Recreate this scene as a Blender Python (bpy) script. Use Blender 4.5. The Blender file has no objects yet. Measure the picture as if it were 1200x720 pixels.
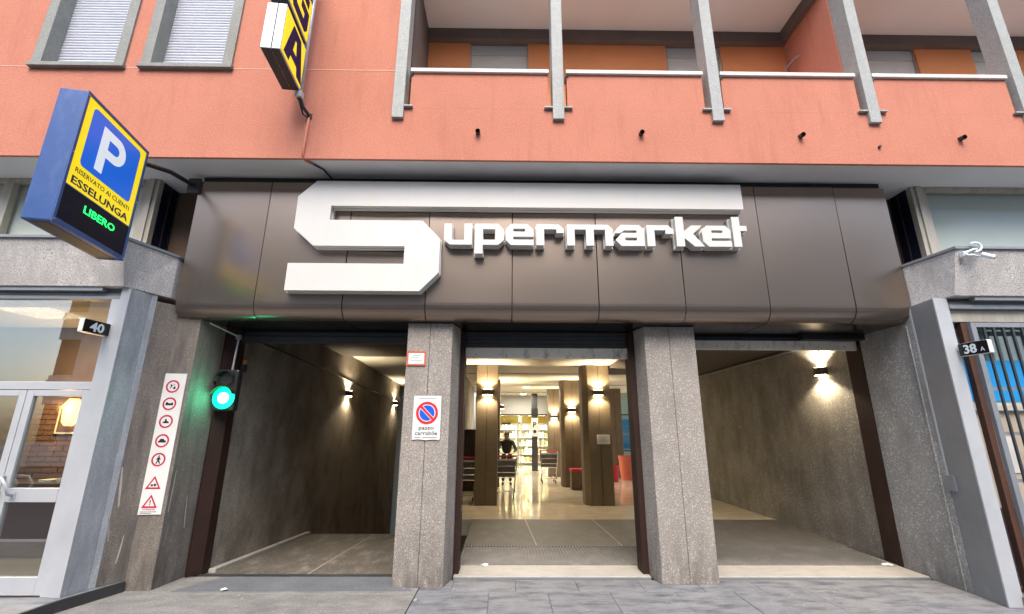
import bpy, bmesh, math, random
from mathutils import Matrix, Vector
random.seed(7)
S = bpy.context.scene
COL = S.collection

# ---------------------------------------------------------------- camera
PITCH, YAW, ROLL = .26433, .01082, -.004037
def _cam_rows():
    cy, sy = math.cos(YAW), math.sin(YAW); cp, sp = math.cos(PITCH), math.sin(PITCH); cr, sr = math.cos(ROLL), math.sin(ROLL)
    r1 = Matrix(((cy, -sy, 0), (sy, cy, 0), (0, 0, 1)))
    r2 = Matrix(((1, 0, 0), (0, -sp, cp), (0, cp, sp)))
    r3 = Matrix(((cr, -sr, 0), (sr, cr, 0), (0, 0, 1)))
    return r3 @ r2 @ r1
rows = _cam_rows()
cam = bpy.data.cameras.new('camera'); cam.sensor_width = 36; cam.lens = 533.5 / 1200 * 36
cam.clip_start = .05; cam.clip_end = 500
camo = bpy.data.objects.new('camera', cam); COL.objects.link(camo)
m4 = Matrix((rows[0], rows[1], -rows[2])).transposed().to_4x4(); m4.translation = (0, 0, 1.7)
camo.matrix_world = m4
S.camera = camo

# ---------------------------------------------------------------- light
SUN_EL, SUN_AZ = math.radians(52), math.radians(181)
w = bpy.data.worlds.new('World'); S.world = w; w.use_nodes = True
nt = w.node_tree; bg = nt.nodes['Background']
sky = nt.nodes.new('ShaderNodeTexSky'); sky.sky_type = 'NISHITA'; sky.sun_disc = False
sky.sun_elevation = SUN_EL; sky.sun_rotation = SUN_AZ; sky.air_density = 1.0; sky.dust_density = 3.0; sky.ozone_density = 1.0
nt.links.new(sky.outputs[0], bg.inputs[0]); bg.inputs[1].default_value = .15
sl = bpy.data.lights.new('sun', 'SUN'); sl.energy = 1.5; sl.angle = math.radians(40); sl.color = (1, .95, .88)
so = bpy.data.objects.new('sun', sl); COL.objects.link(so)
sd = Vector((math.sin(SUN_AZ) * math.cos(SUN_EL), math.cos(SUN_AZ) * math.cos(SUN_EL), math.sin(SUN_EL)))
so.rotation_euler = sd.to_track_quat('Z', 'Y').to_euler(); so.location = sd * 40
S.view_settings.view_transform = 'Standard'; S.view_settings.look = 'None'; S.view_settings.gamma = 1
S.view_settings.exposure = 1.3
S.cycles.max_bounces = 8; S.cycles.diffuse_bounces = 5; S.cycles.glossy_bounces = 4; S.cycles.transparent_max_bounces = 12
S.cycles.use_denoising = True; S.cycles.sample_clamp_indirect = 6

# ---------------------------------------------------------------- materials
def mat(name, base, rough=.6, metal=0, var=None, vscale=3, vdetail=6, speck=None, sscale=120, stain=None, stscale=(1.2, 1.2, .25), bump=0, bscale=60, bdist=.01, rvar=0, spec=.5, coat=0, stthr=(.42, .7), splash=None):
    m = bpy.data.materials.new(name); m.use_nodes = True
    t = m.node_tree; N = t.nodes; L = t.links; b = N['Principled BSDF']
    b.inputs['Roughness'].default_value = rough; b.inputs['Metallic'].default_value = metal
    b.inputs['Specular IOR Level'].default_value = spec; b.inputs['Coat Weight'].default_value = coat
    g = N.new('ShaderNodeNewGeometry')
    def noise(scale, detail=5, vec=None, rough_=.6):
        n = N.new('ShaderNodeTexNoise'); n.inputs['Scale'].default_value = scale; n.inputs['Detail'].default_value = detail; n.inputs['Roughness'].default_value = rough_
        L.new(vec or g.outputs['Position'], n.inputs['Vector']); return n.outputs['Fac']
    def ramp(f, a, c):
        r = N.new('ShaderNodeMapRange'); r.inputs[1].default_value = a; r.inputs[2].default_value = c; L.new(f, r.inputs[0]); return r.outputs[0]
    def mix(f, a, c):
        x = N.new('ShaderNodeMix'); x.data_type = 'RGBA'
        L.new(f, x.inputs[0])
        for s, v in ((6, a), (7, c)):
            if isinstance(v, tuple): x.inputs[s].default_value = (*v, 1)
            else: L.new(v, x.inputs[s])
        return x.outputs[2]
    c = base
    if var: c = mix(ramp(noise(vscale, vdetail), .3, .7), c, var)
    if speck:
        for k, s in enumerate(speck):
            c = mix(ramp(noise(sscale * (1 + .6 * k), 2), .56, .64), c, s)
    if stain:
        mp = N.new('ShaderNodeMapping'); mp.inputs['Scale'].default_value = stscale; L.new(g.outputs['Position'], mp.inputs['Vector'])
        f = ramp(noise(2.6, 7, mp.outputs[0], .65), *stthr)
        c = mix(f, c, stain)
    if splash:                           # grimy splash streaks that start at the pavement, ragged upper edge
        col, top = splash
        mp = N.new('ShaderNodeMapping'); mp.inputs['Scale'].default_value = (3, 3, 1); L.new(g.outputs['Position'], mp.inputs['Vector'])
        sx = N.new('ShaderNodeSeparateXYZ'); L.new(g.outputs['Position'], sx.inputs[0])
        h = ramp(sx.outputs['Z'], top, 0); nz = ramp(noise(2.2, 6, mp.outputs[0], .65), .38, .66)
        mu = N.new('ShaderNodeMath'); mu.operation = 'MULTIPLY'; L.new(h, mu.inputs[0]); L.new(nz, mu.inputs[1])
        c = mix(mu.outputs[0], c, col)
    if isinstance(c, tuple): b.inputs['Base Color'].default_value = (*c, 1)
    else: L.new(c, b.inputs['Base Color'])
    if rvar:
        r = N.new('ShaderNodeMapRange'); L.new(noise(vscale * 1.7, 6), r.inputs[0]); r.inputs[1].default_value = .3; r.inputs[2].default_value = .7
        r.inputs[3].default_value = max(0, rough - rvar); r.inputs[4].default_value = min(1, rough + rvar); L.new(r.outputs[0], b.inputs['Roughness'])
    if bump:
        bn = N.new('ShaderNodeBump'); bn.inputs['Strength'].default_value = bump; bn.inputs['Distance'].default_value = bdist
        L.new(noise(bscale, 4), bn.inputs['Height']); L.new(bn.outputs[0], b.inputs['Normal'])
    return m
def emit(name, col, power):
    m = bpy.data.materials.new(name); m.use_nodes = True; b = m.node_tree.nodes['Principled BSDF']
    b.inputs['Base Color'].default_value = (*col, 1); b.inputs['Emission Color'].default_value = (*col, 1); b.inputs['Emission Strength'].default_value = power
    return m
def backlit(name, base, k, rough=.3):
    m = mat(name, base, rough); b = m.node_tree.nodes['Principled BSDF']; b.inputs['Emission Color'].default_value = (*base, 1); b.inputs['Emission Strength'].default_value = k; return m
def glass(name, tint=(.9, .95, .93), refl=1.5, rough=.01, edge=.95):
    m = bpy.data.materials.new(name); m.use_nodes = True; t = m.node_tree; N = t.nodes; L = t.links
    out = N['Material Output']; N.remove(N['Principled BSDF'])
    tr = N.new('ShaderNodeBsdfTransparent'); tr.inputs[0].default_value = (*tint, 1)
    gl = N.new('ShaderNodeBsdfGlossy'); gl.inputs['Roughness'].default_value = rough
    fr = N.new('ShaderNodeLayerWeight'); fr.inputs[0].default_value = .5
    pw = N.new('ShaderNodeMath'); pw.operation = 'POWER'; pw.inputs[1].default_value = 4; L.new(fr.outputs['Facing'], pw.inputs[0])
    ma = N.new('ShaderNodeMapRange'); ma.inputs[3].default_value = ((refl - 1) / (refl + 1)) ** 2; ma.inputs[4].default_value = edge; L.new(pw.outputs[0], ma.inputs[0])
    mx = N.new('ShaderNodeMixShader'); L.new(ma.outputs[0], mx.inputs[0]); L.new(tr.outputs[0], mx.inputs[1]); L.new(gl.outputs[0], mx.inputs[2]); L.new(mx.outputs[0], out.inputs[0])
    return m
M = {}
M['pink'] = mat('pink_plaster', (.53, .215, .147), .9, var=(.455, .177, .12), vscale=.8, speck=((.585, .255, .18), (.46, .18, .125)), sscale=65, stain=(.43, .165, .115), stscale=(2.4, 2.4, .4), stthr=(.52, .78), bump=.4, bscale=55, bdist=.012, spec=.2)
M['orange'] = mat('bounce_lit_plaster', (.82, .33, .14), .9, var=(.76, .295, .12), vscale=1.3, bump=.3, bscale=70, spec=.2)  # same pink plaster as outside, with warm bounce light put into its colour
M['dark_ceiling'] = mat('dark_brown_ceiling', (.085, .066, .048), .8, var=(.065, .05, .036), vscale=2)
M['seam'] = mat('letter_seam', (.55, .53, .48), .5)
M['pillar_dark'] = mat('pillar_groove', (.12, .105, .09), .9)
M['flap'] = mat('grey_trolley_flap', (.10, .105, .11), .5)
M['soffit'] = mat('painted_soffit', (.70, .70, .70), .8, var=(.64, .64, .65), vscale=1.6, bump=.1, bscale=30)
M['granite'] = mat('grey_granite', (.36, .37, .36), .65, var=(.30, .31, .30), vscale=5, speck=((.45, .46, .45), (.20, .21, .20)), sscale=70, bump=.25, bscale=90, stain=(.26, .28, .25), stthr=(.55, .8))
M['conc'] = mat('washed_concrete', (.23, .20, .17), .8, var=(.165, .142, .12), vscale=2.2, speck=((.30, .265, .23), (.10, .086, .072)), sscale=62, stain=(.115, .10, .088), stthr=(.46, .66), bump=.5, bscale=80, bdist=.012, stscale=(2.6, 2.6, .35), splash=((.075, .065, .056), .9))
M['pillar'] = mat('pillar_stone', (.33, .295, .26), .75, var=(.27, .24, .21), vscale=2.5, speck=((.50, .465, .42), (.125, .112, .10)), sscale=55, stain=(.215, .195, .175), stscale=(1.3, 1.3, .9), stthr=(.5, .8), bump=.55, bscale=85, bdist=.012, splash=((.10, .082, .068), .75))
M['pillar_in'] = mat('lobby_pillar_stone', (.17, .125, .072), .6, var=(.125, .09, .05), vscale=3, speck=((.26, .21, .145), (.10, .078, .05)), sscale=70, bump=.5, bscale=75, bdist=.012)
M['garage'] = mat('garage_wall_render', (.37, .33, .275), .75, var=(.275, .24, .195), vscale=1.6, speck=((.47, .42, .355), (.15, .13, .10)), sscale=50, stain=(.15, .122, .09), stscale=(.7, .7, .5), bump=.45, bscale=55, bdist=.012)
M['bay'] = mat('bay_wall_render', (.285, .272, .248), .7, var=(.205, .195, .175), vscale=1.4, speck=((.45, .435, .40), (.12, .112, .10)), sscale=50, stain=(.14, .13, .112), stscale=(.9, .9, .5), bump=.5, bscale=55, bdist=.014)
M['rconc'] = mat('grey_washed_concrete', (.33, .325, .31), .75, var=(.26, .255, .245), vscale=1.8, speck=((.52, .51, .49), (.13, .125, .12)), sscale=48, stain=(.20, .196, .19), stscale=(1.1, 1.1, .5), stthr=(.48, .7), bump=.5, bscale=70, bdist=.012, splash=((.14, .132, .125), .7))
M['granite_dark'] = mat('dark_window_granite', (.27, .275, .25), .7, var=(.21, .215, .195), vscale=5, speck=((.36, .37, .34), (.13, .135, .12)), sscale=90, bump=.25, bscale=90, stain=(.19, .195, .175), stthr=(.5, .75))
M['pink_light'] = mat('pale_pink_joint', (.66, .36, .27), .9)
M['alu_side'] = mat('weathered_metal_side', (.42, .44, .475), .5, .2, var=(.34, .36, .39), vscale=4, speck=((.48, .50, .53), (.27, .285, .31)), sscale=60, stain=(.26, .275, .30), stscale=(3, 3, .6))
M['ledge'] = mat('ledge_granite', (.60, .575, .555), .8, var=(.52, .495, .48), vscale=3, speck=((.72, .70, .67), (.20, .185, .175)), sscale=50, stain=(.40, .38, .365), stscale=(2.5, 2.5, .6), bump=.55, bscale=70, bdist=.012)
M['fascia'] = mat('bronze_metal', (.315, .252, .205), .26, .88, var=(.285, .228, .187), vscale=.6, vdetail=1)
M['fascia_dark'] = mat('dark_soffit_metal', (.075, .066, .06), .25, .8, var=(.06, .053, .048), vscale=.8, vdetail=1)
M['white'] = mat('white_letter_face', (.61, .602, .58), .4, var=(.585, .572, .54), vscale=1.2, stain=(.62, .57, .47), stthr=(.55, .9))  # letter white with a patchy cream tint
M['letter_side'] = mat('letter_return', (.60, .59, .57), .45)
M['alu'] = mat('aluminium', (.48, .495, .515), .42, .2, var=(.42, .435, .455), vscale=3, rvar=.08, stain=(.46, .48, .50), stthr=(.55, .85))
M['alu_dull'] = mat('dull_grey_metal', (.27, .285, .31), .5, .35, var=(.23, .245, .265), vscale=3, rvar=.1, stain=(.34, .35, .36), stthr=(.55, .8))
M['frame_beige'] = mat('beige_anodised_frame', (.50, .46, .39), .45, .35, var=(.42, .385, .32), vscale=4, stscale=(3, 3, .4), stain=(.34, .30, .24))
M['brown_steel'] = mat('brown_steel', (.035, .016, .011), .6, 0, spec=.25, var=(.026, .012, .009), vscale=4, stain=(.055, .026, .017), stthr=(.55, .8))
M['rust'] = mat('rust_brown_steel', (.085, .038, .024), .55, var=(.06, .026, .016), vscale=6)
M['darkgrey'] = mat('dark_grey_metal', (.06, .062, .065), .45, .3, var=(.045, .046, .05), vscale=5)
M['black'] = mat('black_plastic', (.012, .012, .013), .4, var=(.02, .02, .02), vscale=8)
M['shutter'] = mat('white_roller_slats', (.52, .54, .60), .5, var=(.47, .49, .55), vscale=3)
M['shutter_bar'] = mat('shutter_bottom_bar', (.80, .75, .66), .5, 0, var=(.72, .67, .58), vscale=5, stain=(.28, .24, .19), stscale=(4, 4, 1.5), stthr=(.52, .75))
M['cream'] = mat('cream_panel', (.55, .48, .38), .6, var=(.50, .43, .34), vscale=3)
M['blindgrey'] = mat('grey_blind', (.52, .55, .535), .7, var=(.49, .52, .505), vscale=1.5)
M['blindpale'] = mat('pale_blind', (.66, .65, .58), .7, var=(.60, .59, .52), vscale=1.5)
M['loggia_ceiling'] = mat('loggia_ceiling_paint', (.76, .76, .76), .8, var=(.70, .70, .70), vscale=1.2)
M['loggia_beam'] = mat('brown_beam', (.14, .115, .10), .7, var=(.11, .09, .08), vscale=3)
M['coping'] = mat('white_coping', (.70, .66, .62), .55, var=(.62, .58, .54), vscale=4)
M['slab'] = mat('pavement_stone', (.25, .25, .255), .6, var=(.165, .166, .172), vscale=3.5, speck=((.24, .258, .29), (.12, .133, .16)), sscale=70, stain=(.085, .09, .102), stscale=(1.1, 3.5, 1), stthr=(.47, .66), bump=.35, bscale=30, bdist=.01, rvar=.12)
M['slab2'] = mat('pavement_stone_light', (.258, .258, .262), .6, var=(.172, .173, .178), vscale=3.1, speck=((.26, .28, .31), (.13, .145, .17)), sscale=70, stain=(.095, .10, .113), stscale=(1.0, 3, 1), stthr=(.47, .66), bump=.35, bscale=30, bdist=.01, rvar=.12)
M['asphalt'] = mat('driveway_asphalt', (.27, .258, .24), .85, var=(.19, .18, .168), vscale=3.2, speck=((.36, .345, .32), (.11, .104, .097)), sscale=55, stain=(.15, .143, .135), stscale=(1.2, 2, 1), bump=.5, bscale=70, bdist=.012)
M['asphalt_pale'] = mat('pale_concrete_joint', (.27, .26, .245), .8, var=(.2, .19, .18), vscale=6)
M['patch'] = mat('asphalt_patch', (.15, .155, .168), .8, var=(.105, .11, .12), vscale=3, speck=((.17, .18, .2),), sscale=60, bump=.3, bscale=60)
M['road'] = mat('road_asphalt', (.06, .06, .062), .85, var=(.045, .045, .047), vscale=2, speck=((.10, .10, .1),), sscale=60, bump=.4, bscale=70)
M['garfloor'] = mat('garage_concrete_floor', (.125, .108, .088), .6, var=(.075, .064, .052), vscale=2.6, stain=(.26, .232, .195), stscale=(2.0, .8, 1), stthr=(.5, .72), speck=((.22, .2, .17),), sscale=40, bump=.3, bscale=40)
M['thresh'] = mat('pale_threshold_stone', (.44, .41, .365), .5, var=(.37, .345, .305), vscale=4, stain=(.27, .25, .225), stthr=(.52, .8), stscale=(2, 5, 1))
M['mat'] = mat('ribbed_rubber_mat', (.20, .19, .178), .7, var=(.155, .148, .138), vscale=4, stain=(.27, .255, .235), stthr=(.5, .8))
M['ramp'] = mat('dark_ramp_rubber', (.105, .098, .09), .6, var=(.08, .075, .068), vscale=2.5, stain=(.15, .14, .125), stscale=(2, 1, 1), stthr=(.5, .8))
M['joint'] = mat('pale_joint_strip', (.30, .265, .215), .6)
M['marble'] = mat('polished_marble', (.60, .535, .42), .09, var=(.60, .52, .395), vscale=1.5, stain=(.72, .645, .51), stscale=(1, 2, 1), rvar=.05)
M['lobby_ceiling'] = mat('lobby_ceiling_paint', (.70, .66, .58), .8, var=(.66, .62, .54), vscale=1)
M['sconce'] = mat('bronze_sconce', (.10, .08, .06), .4, .6)
M['lampglow'] = emit('lamp_glow', (1, .80, .50), 22)
M['wood_dark'] = mat('dark_brown_panel', (.04, .022, .014), .5, var=(.03, .017, .011), vscale=5)
M['yellow'] = backlit('sign_yellow', (.86, .66, .01), .28)
M['navy'] = mat('sign_navy', (.016, .010, .085), .6, spec=.15)
M['pblue'] = mat('sign_blue', (.012, .11, .62), .3, var=(.01, .10, .57), vscale=3)
M['pblue_lit'] = backlit('lightbox_blue', (.012, .13, .66), .2)
M['pwhite_lit'] = backlit('lightbox_white', (.72, .80, .84), .2)
M['box_blue'] = mat('blue_painted_case', (.045, .105, .30), .4, .1, var=(.036, .085, .25), vscale=6, stain=(.10, .155, .33), stthr=(.55, .8), stscale=(3, 3, 1))
M['led_panel'] = mat('black_display_glass', (.006, .008, .02), .25, spec=.2)
M['led_green'] = emit('led_green', (.01, .75, .12), 1.1)
M['pwhite'] = mat('sign_white', (.72, .80, .84), .35)
M['case_grey'] = mat('sign_case_grey', (.55, .57, .62), .4, .4, var=(.46, .48, .52), vscale=5)
M['case_dark'] = mat('sign_case_dark', (.045, .047, .05), .5, .3)
M['paper'] = mat('white_sign_sheet', (.74, .74, .71), .4, var=(.68, .68, .65), vscale=5)
M['red'] = mat('sign_red', (.62, .02, .03), .4)
M['crimson'] = mat('sign_crimson', (.50, .015, .06), .4)
M['ink'] = mat('sign_black_ink', (.012, .012, .014), .5)
M['grey_ink'] = mat('sign_grey_ink', (.25, .25, .26), .5)
M['plate'] = mat('number_plate_black', (.012, .012, .014), .25)
M['tl_green'] = emit('traffic_green', (0, .66, .30), .55)
M['tl_core'] = emit('traffic_core', (.5, 1, .8), 6)
M['glass'] = glass('clear_glass', (.84, .90, .87), 1.9)
M['glass_shop'] = glass('shop_glass', (.84, .90, .87), 2.5)
M['glass_soft'] = glass('mezzanine_glass', (.95, .97, .96), 1.3, .08, .35)
M['glass_dark'] = glass('tinted_glass', (.45, .48, .47), 1.6)
M['shopwall'] = mat('brown_brick_wall', (.14, .085, .055), .8, var=(.10, .06, .04), vscale=3)
M['brick'] = mat('dark_brick', (.19, .105, .065), .8, var=(.12, .065, .04), vscale=5)
M['maroon'] = mat('maroon_counter', (.055, .010, .008), .5)
M['tilefloor'] = mat('brown_tile_floor', (.20, .165, .13), .4, var=(.16, .13, .10), vscale=3)
M['bandblue'] = mat('bright_blue_band', (.02, .34, .80), .4, var=(.02, .31, .74), vscale=3)
M['chrome'] = mat('zinc_wire', (.62, .62, .62), .25, .9)
M['terracotta'] = mat('orange_planter', (.62, .16, .09), .5, var=(.56, .14, .08), vscale=4)
M['skin'] = mat('skin', (.52, .31, .22), .55)
M['jacket'] = mat('black_jacket', (.014, .014, .016), .8)
M['trousers'] = mat('dark_trousers', (.03, .032, .045), .8)
M['hair'] = mat('dark_hair', (.012, .009, .007), .6)
M['facade_opp'] = mat('opposite_plaster', (.70, .70, .66), .85, var=(.64, .64, .60), vscale=.6, stain=(.45, .42, .38), stscale=(.4, .4, .2))
M['poster_blue'] = mat('poster_blue', (.05, .25, .55), .4)
M['storegrey'] = mat('store_fascia_grey', (.45, .45, .44), .6)
PROD = [mat('product_%s' % n, c, .5) for n, c in (('cream', (.8, .72, .55)), ('ochre', (.72, .55, .28)), ('red', (.5, .2, .13)), ('white', (.85, .83, .78)), ('brown', (.42, .30, .18)), ('pale', (.78, .76, .66)), ('green', (.42, .46, .28)))]

# ---------------------------------------------------------------- mesh helpers
class MB:
    def __init__(s): s.v = []; s.f = []; s.mi = []; s.cur = 0
    def _add(s, vs, fs):
        o = len(s.v); s.v += [tuple(p) for p in vs]
        for f in fs: s.f.append([o + i for i in f]); s.mi.append(s.cur)
    def box(s, x0, x1, y0, y1, z0, z1):
        s._add([(x, y, z) for z in (z0, z1) for y in (y0, y1) for x in (x0, x1)],
               [(0, 2, 3, 1), (4, 5, 7, 6), (0, 1, 5, 4), (2, 6, 7, 3), (0, 4, 6, 2), (1, 3, 7, 5)]); return s
    def prism(s, plan, z0, z1):          # plan polygon in xy, extruded upwards
        n = len(plan)
        a = sum(plan[i][0] * plan[(i + 1) % n][1] - plan[(i + 1) % n][0] * plan[i][1] for i in range(n))
        if a < 0: plan = plan[::-1]
        s._add([(x, y, z0) for x, y in plan] + [(x, y, z1) for x, y in plan],
               [list(range(n))[::-1], [n + i for i in range(n)]] + [(i, (i + 1) % n, n + (i + 1) % n, n + i) for i in range(n)]); return s
    def profile(s, prof, x0, x1):        # closed profile in (y,z) swept along x
        n = len(prof)
        s._add([(x0, y, z) for y, z in prof] + [(x1, y, z) for y, z in prof],
               [list(range(n)), [n + i for i in range(n)][::-1]] + [(i, n + i, n + (i + 1) % n, (i + 1) % n) for i in range(n)]); return s
    def hexa(s, p):                      # 8 points: bottom 4 (ccw), top 4
        s._add(p, [(3, 2, 1, 0), (4, 5, 6, 7), (0, 1, 5, 4), (1, 2, 6, 5), (2, 3, 7, 6), (3, 0, 4, 7)]); return s
    def tube(s, pts, r, n=8, r1=None, cap=True):
        pts = [Vector(p) for p in pts]; rings = []; up = None
        for i, p in enumerate(pts):
            d = (pts[min(i + 1, len(pts) - 1)] - pts[max(i - 1, 0)]).normalized()
            if up is None:
                up = Vector((0, 0, 1)) if abs(d.z) < .9 else Vector((1, 0, 0))
            a = d.cross(up).normalized(); b = a.cross(d).normalized(); up = b
            rr = r if r1 is None else r + (r1 - r) * i / (len(pts) - 1)
            rings.append([p + (a * math.cos(k * 2 * math.pi / n) + b * math.sin(k * 2 * math.pi / n)) * rr for k in range(n)])
        o = [q for ring in rings for q in ring]; fs = []
        for i in range(len(pts) - 1):
            for k in range(n): fs.append((i * n + k, i * n + (k + 1) % n, (i + 1) * n + (k + 1) % n, (i + 1) * n + k))
        if cap: fs += [list(range(n))[::-1], [(len(pts) - 1) * n + k for k in range(n)]]
        s._add(o, fs); return s
    def lathe(s, prof, n=20, c=(0, 0, 0)):
        vs = []; fs = []
        for r, z in prof:
            for k in range(n): a = k * 2 * math.pi / n; vs.append((c[0] + r * math.cos(a), c[1] + r * math.sin(a), c[2] + z))
        for i in range(len(prof) - 1):
            for k in range(n): fs.append((i * n + k, i * n + (k + 1) % n, (i + 1) * n + (k + 1) % n, (i + 1) * n + k))
        fs += [list(range(n))[::-1], [(len(prof) - 1) * n + k for k in range(n)]]
        s._add(vs, fs); return s
    def build(s, name, m, parent=None, bevel=0, smooth=False, mx=None):
        me = bpy.data.meshes.new(name); me.from_pydata(s.v, [], s.f)
        for q in (m if isinstance(m, (list, tuple)) else [m]): me.materials.append(q)
        if isinstance(m, (list, tuple)): me.polygons.foreach_set('material_index', s.mi)
        if mx is not None: me.transform(mx)
        bm = bmesh.new(); bm.from_mesh(me); bmesh.ops.recalc_face_normals(bm, faces=bm.faces); bm.to_mesh(me); bm.free()
        if smooth:
            for p in me.polygons: p.use_smooth = True
        return link(name, me, parent, bevel)
def link(name, me, parent=None, bevel=0):
    o = bpy.data.objects.new(name, me); COL.objects.link(o)
    if parent:
        o.parent = parent; o.matrix_parent_inverse = parent.matrix_basis.inverted()
    if bevel:
        b = o.modifiers.new('bevel', 'BEVEL'); b.width = bevel; b.segments = 2; b.limit_method = 'ANGLE'; b.angle_limit = math.radians(40)
    return o
def tag(o, label=None, cat=None, group=None, kind=None):
    for k, v in (('label', label), ('category', cat), ('group', group), ('kind', kind)):
        if v: o[k] = v
    return o
def thing(name, loc, label, cat, group=None):
    o = bpy.data.objects.new(name, None); o.location = loc; o.empty_display_size = .2; COL.objects.link(o)
    return tag(o, label, cat, group)
def struct(name, mb, m, bevel=0): return tag(mb.build(name, m, None, bevel), kind='structure')
def lamp(name, kind, loc, energy, col, parent=None, d=(0, 0, -1), **k):
    l = bpy.data.lights.new(name, kind); l.energy = energy; l.color = col
    for a, b in k.items(): setattr(l, a, b)
    o = bpy.data.objects.new(name, l); COL.objects.link(o)
    o.location = loc; o.rotation_euler = Vector(d).to_track_quat('-Z', 'Y').to_euler()
    if parent: o.parent = parent; o.matrix_parent_inverse = parent.matrix_basis.inverted()
    return o
def copy_tree(o, dloc=None, parent=None):
    c = o.copy(); COL.objects.link(c)
    if parent: c.parent = parent
    if dloc is not None: c.location = o.location + Vector(dloc)
    for ch in list(o.children): copy_tree(ch, None, c)
    return c

# flat artwork: polygons with holes in a local (u,v) frame, extruded along the frame's normal
def poly_mesh(outer, holes, t0, t1, fr):
    bm = bmesh.new(); loops = []
    for lp in [outer] + list(holes):
        vs = [bm.verts.new((u, v, 0)) for u, v in lp]
        loops.append([bm.edges.new((vs[i], vs[(i + 1) % len(vs)])) for i in range(len(vs))])
    bmesh.ops.triangle_fill(bm, use_beauty=True, use_dissolve=False, edges=bm.edges[:], normal=(0, 0, 1))
    ext = bmesh.ops.extrude_face_region(bm, geom=bm.faces[:])
    vs = [g for g in ext['geom'] if isinstance(g, bmesh.types.BMVert)]
    top = set(vs)
    for v in bm.verts: v.co.z = t1 if v in top else t0
    bmesh.ops.recalc_face_normals(bm, faces=bm.faces)
    me = bpy.data.meshes.new('art'); bm.to_mesh(me); bm.free(); me.transform(fr); return me
def frame(o, ux, vy):                    # 4x4 from origin, u axis, v axis
    ux = Vector(ux).normalized(); vy = Vector(vy).normalized(); n = ux.cross(vy)
    m = Matrix((ux, vy, n)).transposed().to_4x4(); m.translation = o; return m
def art(name, outer, fr, m, parent, t0=0, t1=.003, holes=()):
    me = poly_mesh(outer, holes, t0, t1, fr); me.name = name; me.materials.append(m); return link(name, me, parent)
def rect(u0, v0, u1, v1): return [(u0, v0), (u1, v0), (u1, v1), (u0, v1)]
def circ(cu, cv, r, n=28): return [(cu + r * math.cos(2 * math.pi * k / n), cv + r * math.sin(2 * math.pi * k / n)) for k in range(n)]
def rrect(u0, v0, u1, v1, r, n=5):
    o = []
    for cx, cy, a in ((u1 - r, v1 - r, 0), (u0 + r, v1 - r, 90), (u0 + r, v0 + r, 180), (u1 - r, v0 + r, 270)):
        for k in range(n + 1):
            t = math.radians(a + 90 * k / n); o.append((cx + r * math.cos(t), cy + r * math.sin(t)))
    return o
def text(name, s, fr, u, v, size, m, parent, t=.004, width=None, bold=0, align='LEFT', d=.001):
    cu = bpy.data.curves.new(name, 'FONT'); cu.body = s; cu.size = size; cu.offset = bold; cu.extrude = d; cu.align_x = align; cu.resolution_u = 2
    ob = bpy.data.objects.new(name, cu); COL.objects.link(ob); bpy.context.view_layer.update()
    me = bpy.data.meshes.new_from_object(ob.evaluated_get(bpy.context.evaluated_depsgraph_get()))
    COL.objects.unlink(ob); bpy.data.objects.remove(ob)
    xs = [q.co.x for q in me.vertices]; wdt = max(xs) - min(xs); sc = width / wdt if width else 1
    off = min(xs) if align == 'LEFT' else (min(xs) + max(xs)) / 2
    me.transform(fr @ Matrix.Translation((u, v, t)) @ Matrix.Diagonal((sc, 1, 1, 1)) @ Matrix.Translation((-off, 0, 0)))
    me.materials.clear(); me.materials.append(m); return link(name, me, parent)

# ================================================================ SETTING: ground
struct('road', MB().box(-60, 60, -60, 2.2, -.2, -.13), M['road'])
struct('kerb', MB().box(-60, 60, 2.2, 2.4, -.3, -.004), M['ledge'], .01)
struct('driveway', MB().box(-9, -.965, 2.4, 6.12, -.3, 0), M['asphalt'])
pave = struct('pavement', MB().box(-.96, 12, 2.4, 6.034, -.3, -.02), M['asphalt'])
rr = random.Random(3); y0 = 2.41
for k, dy in enumerate((.62, .62, .62, .62, .72, .40)):
    x = -.955 - (.33 if k % 2 else 0)
    while x < 9:
        x1 = x + .72 + rr.uniform(-.12, .16); xa = max(x, -.955)
        if x1 > -.8:
            hz = rr.uniform(-.002, .0025)
            MB().box(xa + .002, x1 - .002, y0 + .002, y0 + dy - .002, -.05, hz).build('paving_slab', M['slab' if rr.random() < .6 else 'slab2'], pave, .003)
        x = x1
    y0 += dy
drv = bpy.data.objects['driveway']
MB().prism([(-3.62, 5.60), (-1.02, 5.62), (-1.30, 6.10), (-3.35, 6.10)], .0, .005).build('asphalt_patch', M['patch'], drv)
MB().prism([(-3.85, 5.50), (-1.0, 5.50), (-1.0, 5.535), (-3.85, 5.53)], .0, .006).build('concrete_joint', M['asphalt_pale'], drv)
MB().prism([(-4.2, 4.3), (-1.0, 4.1), (-1.0, 4.75), (-4.1, 4.9)], .0, .004).build('asphalt_patch', M['garfloor'], drv)
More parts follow.
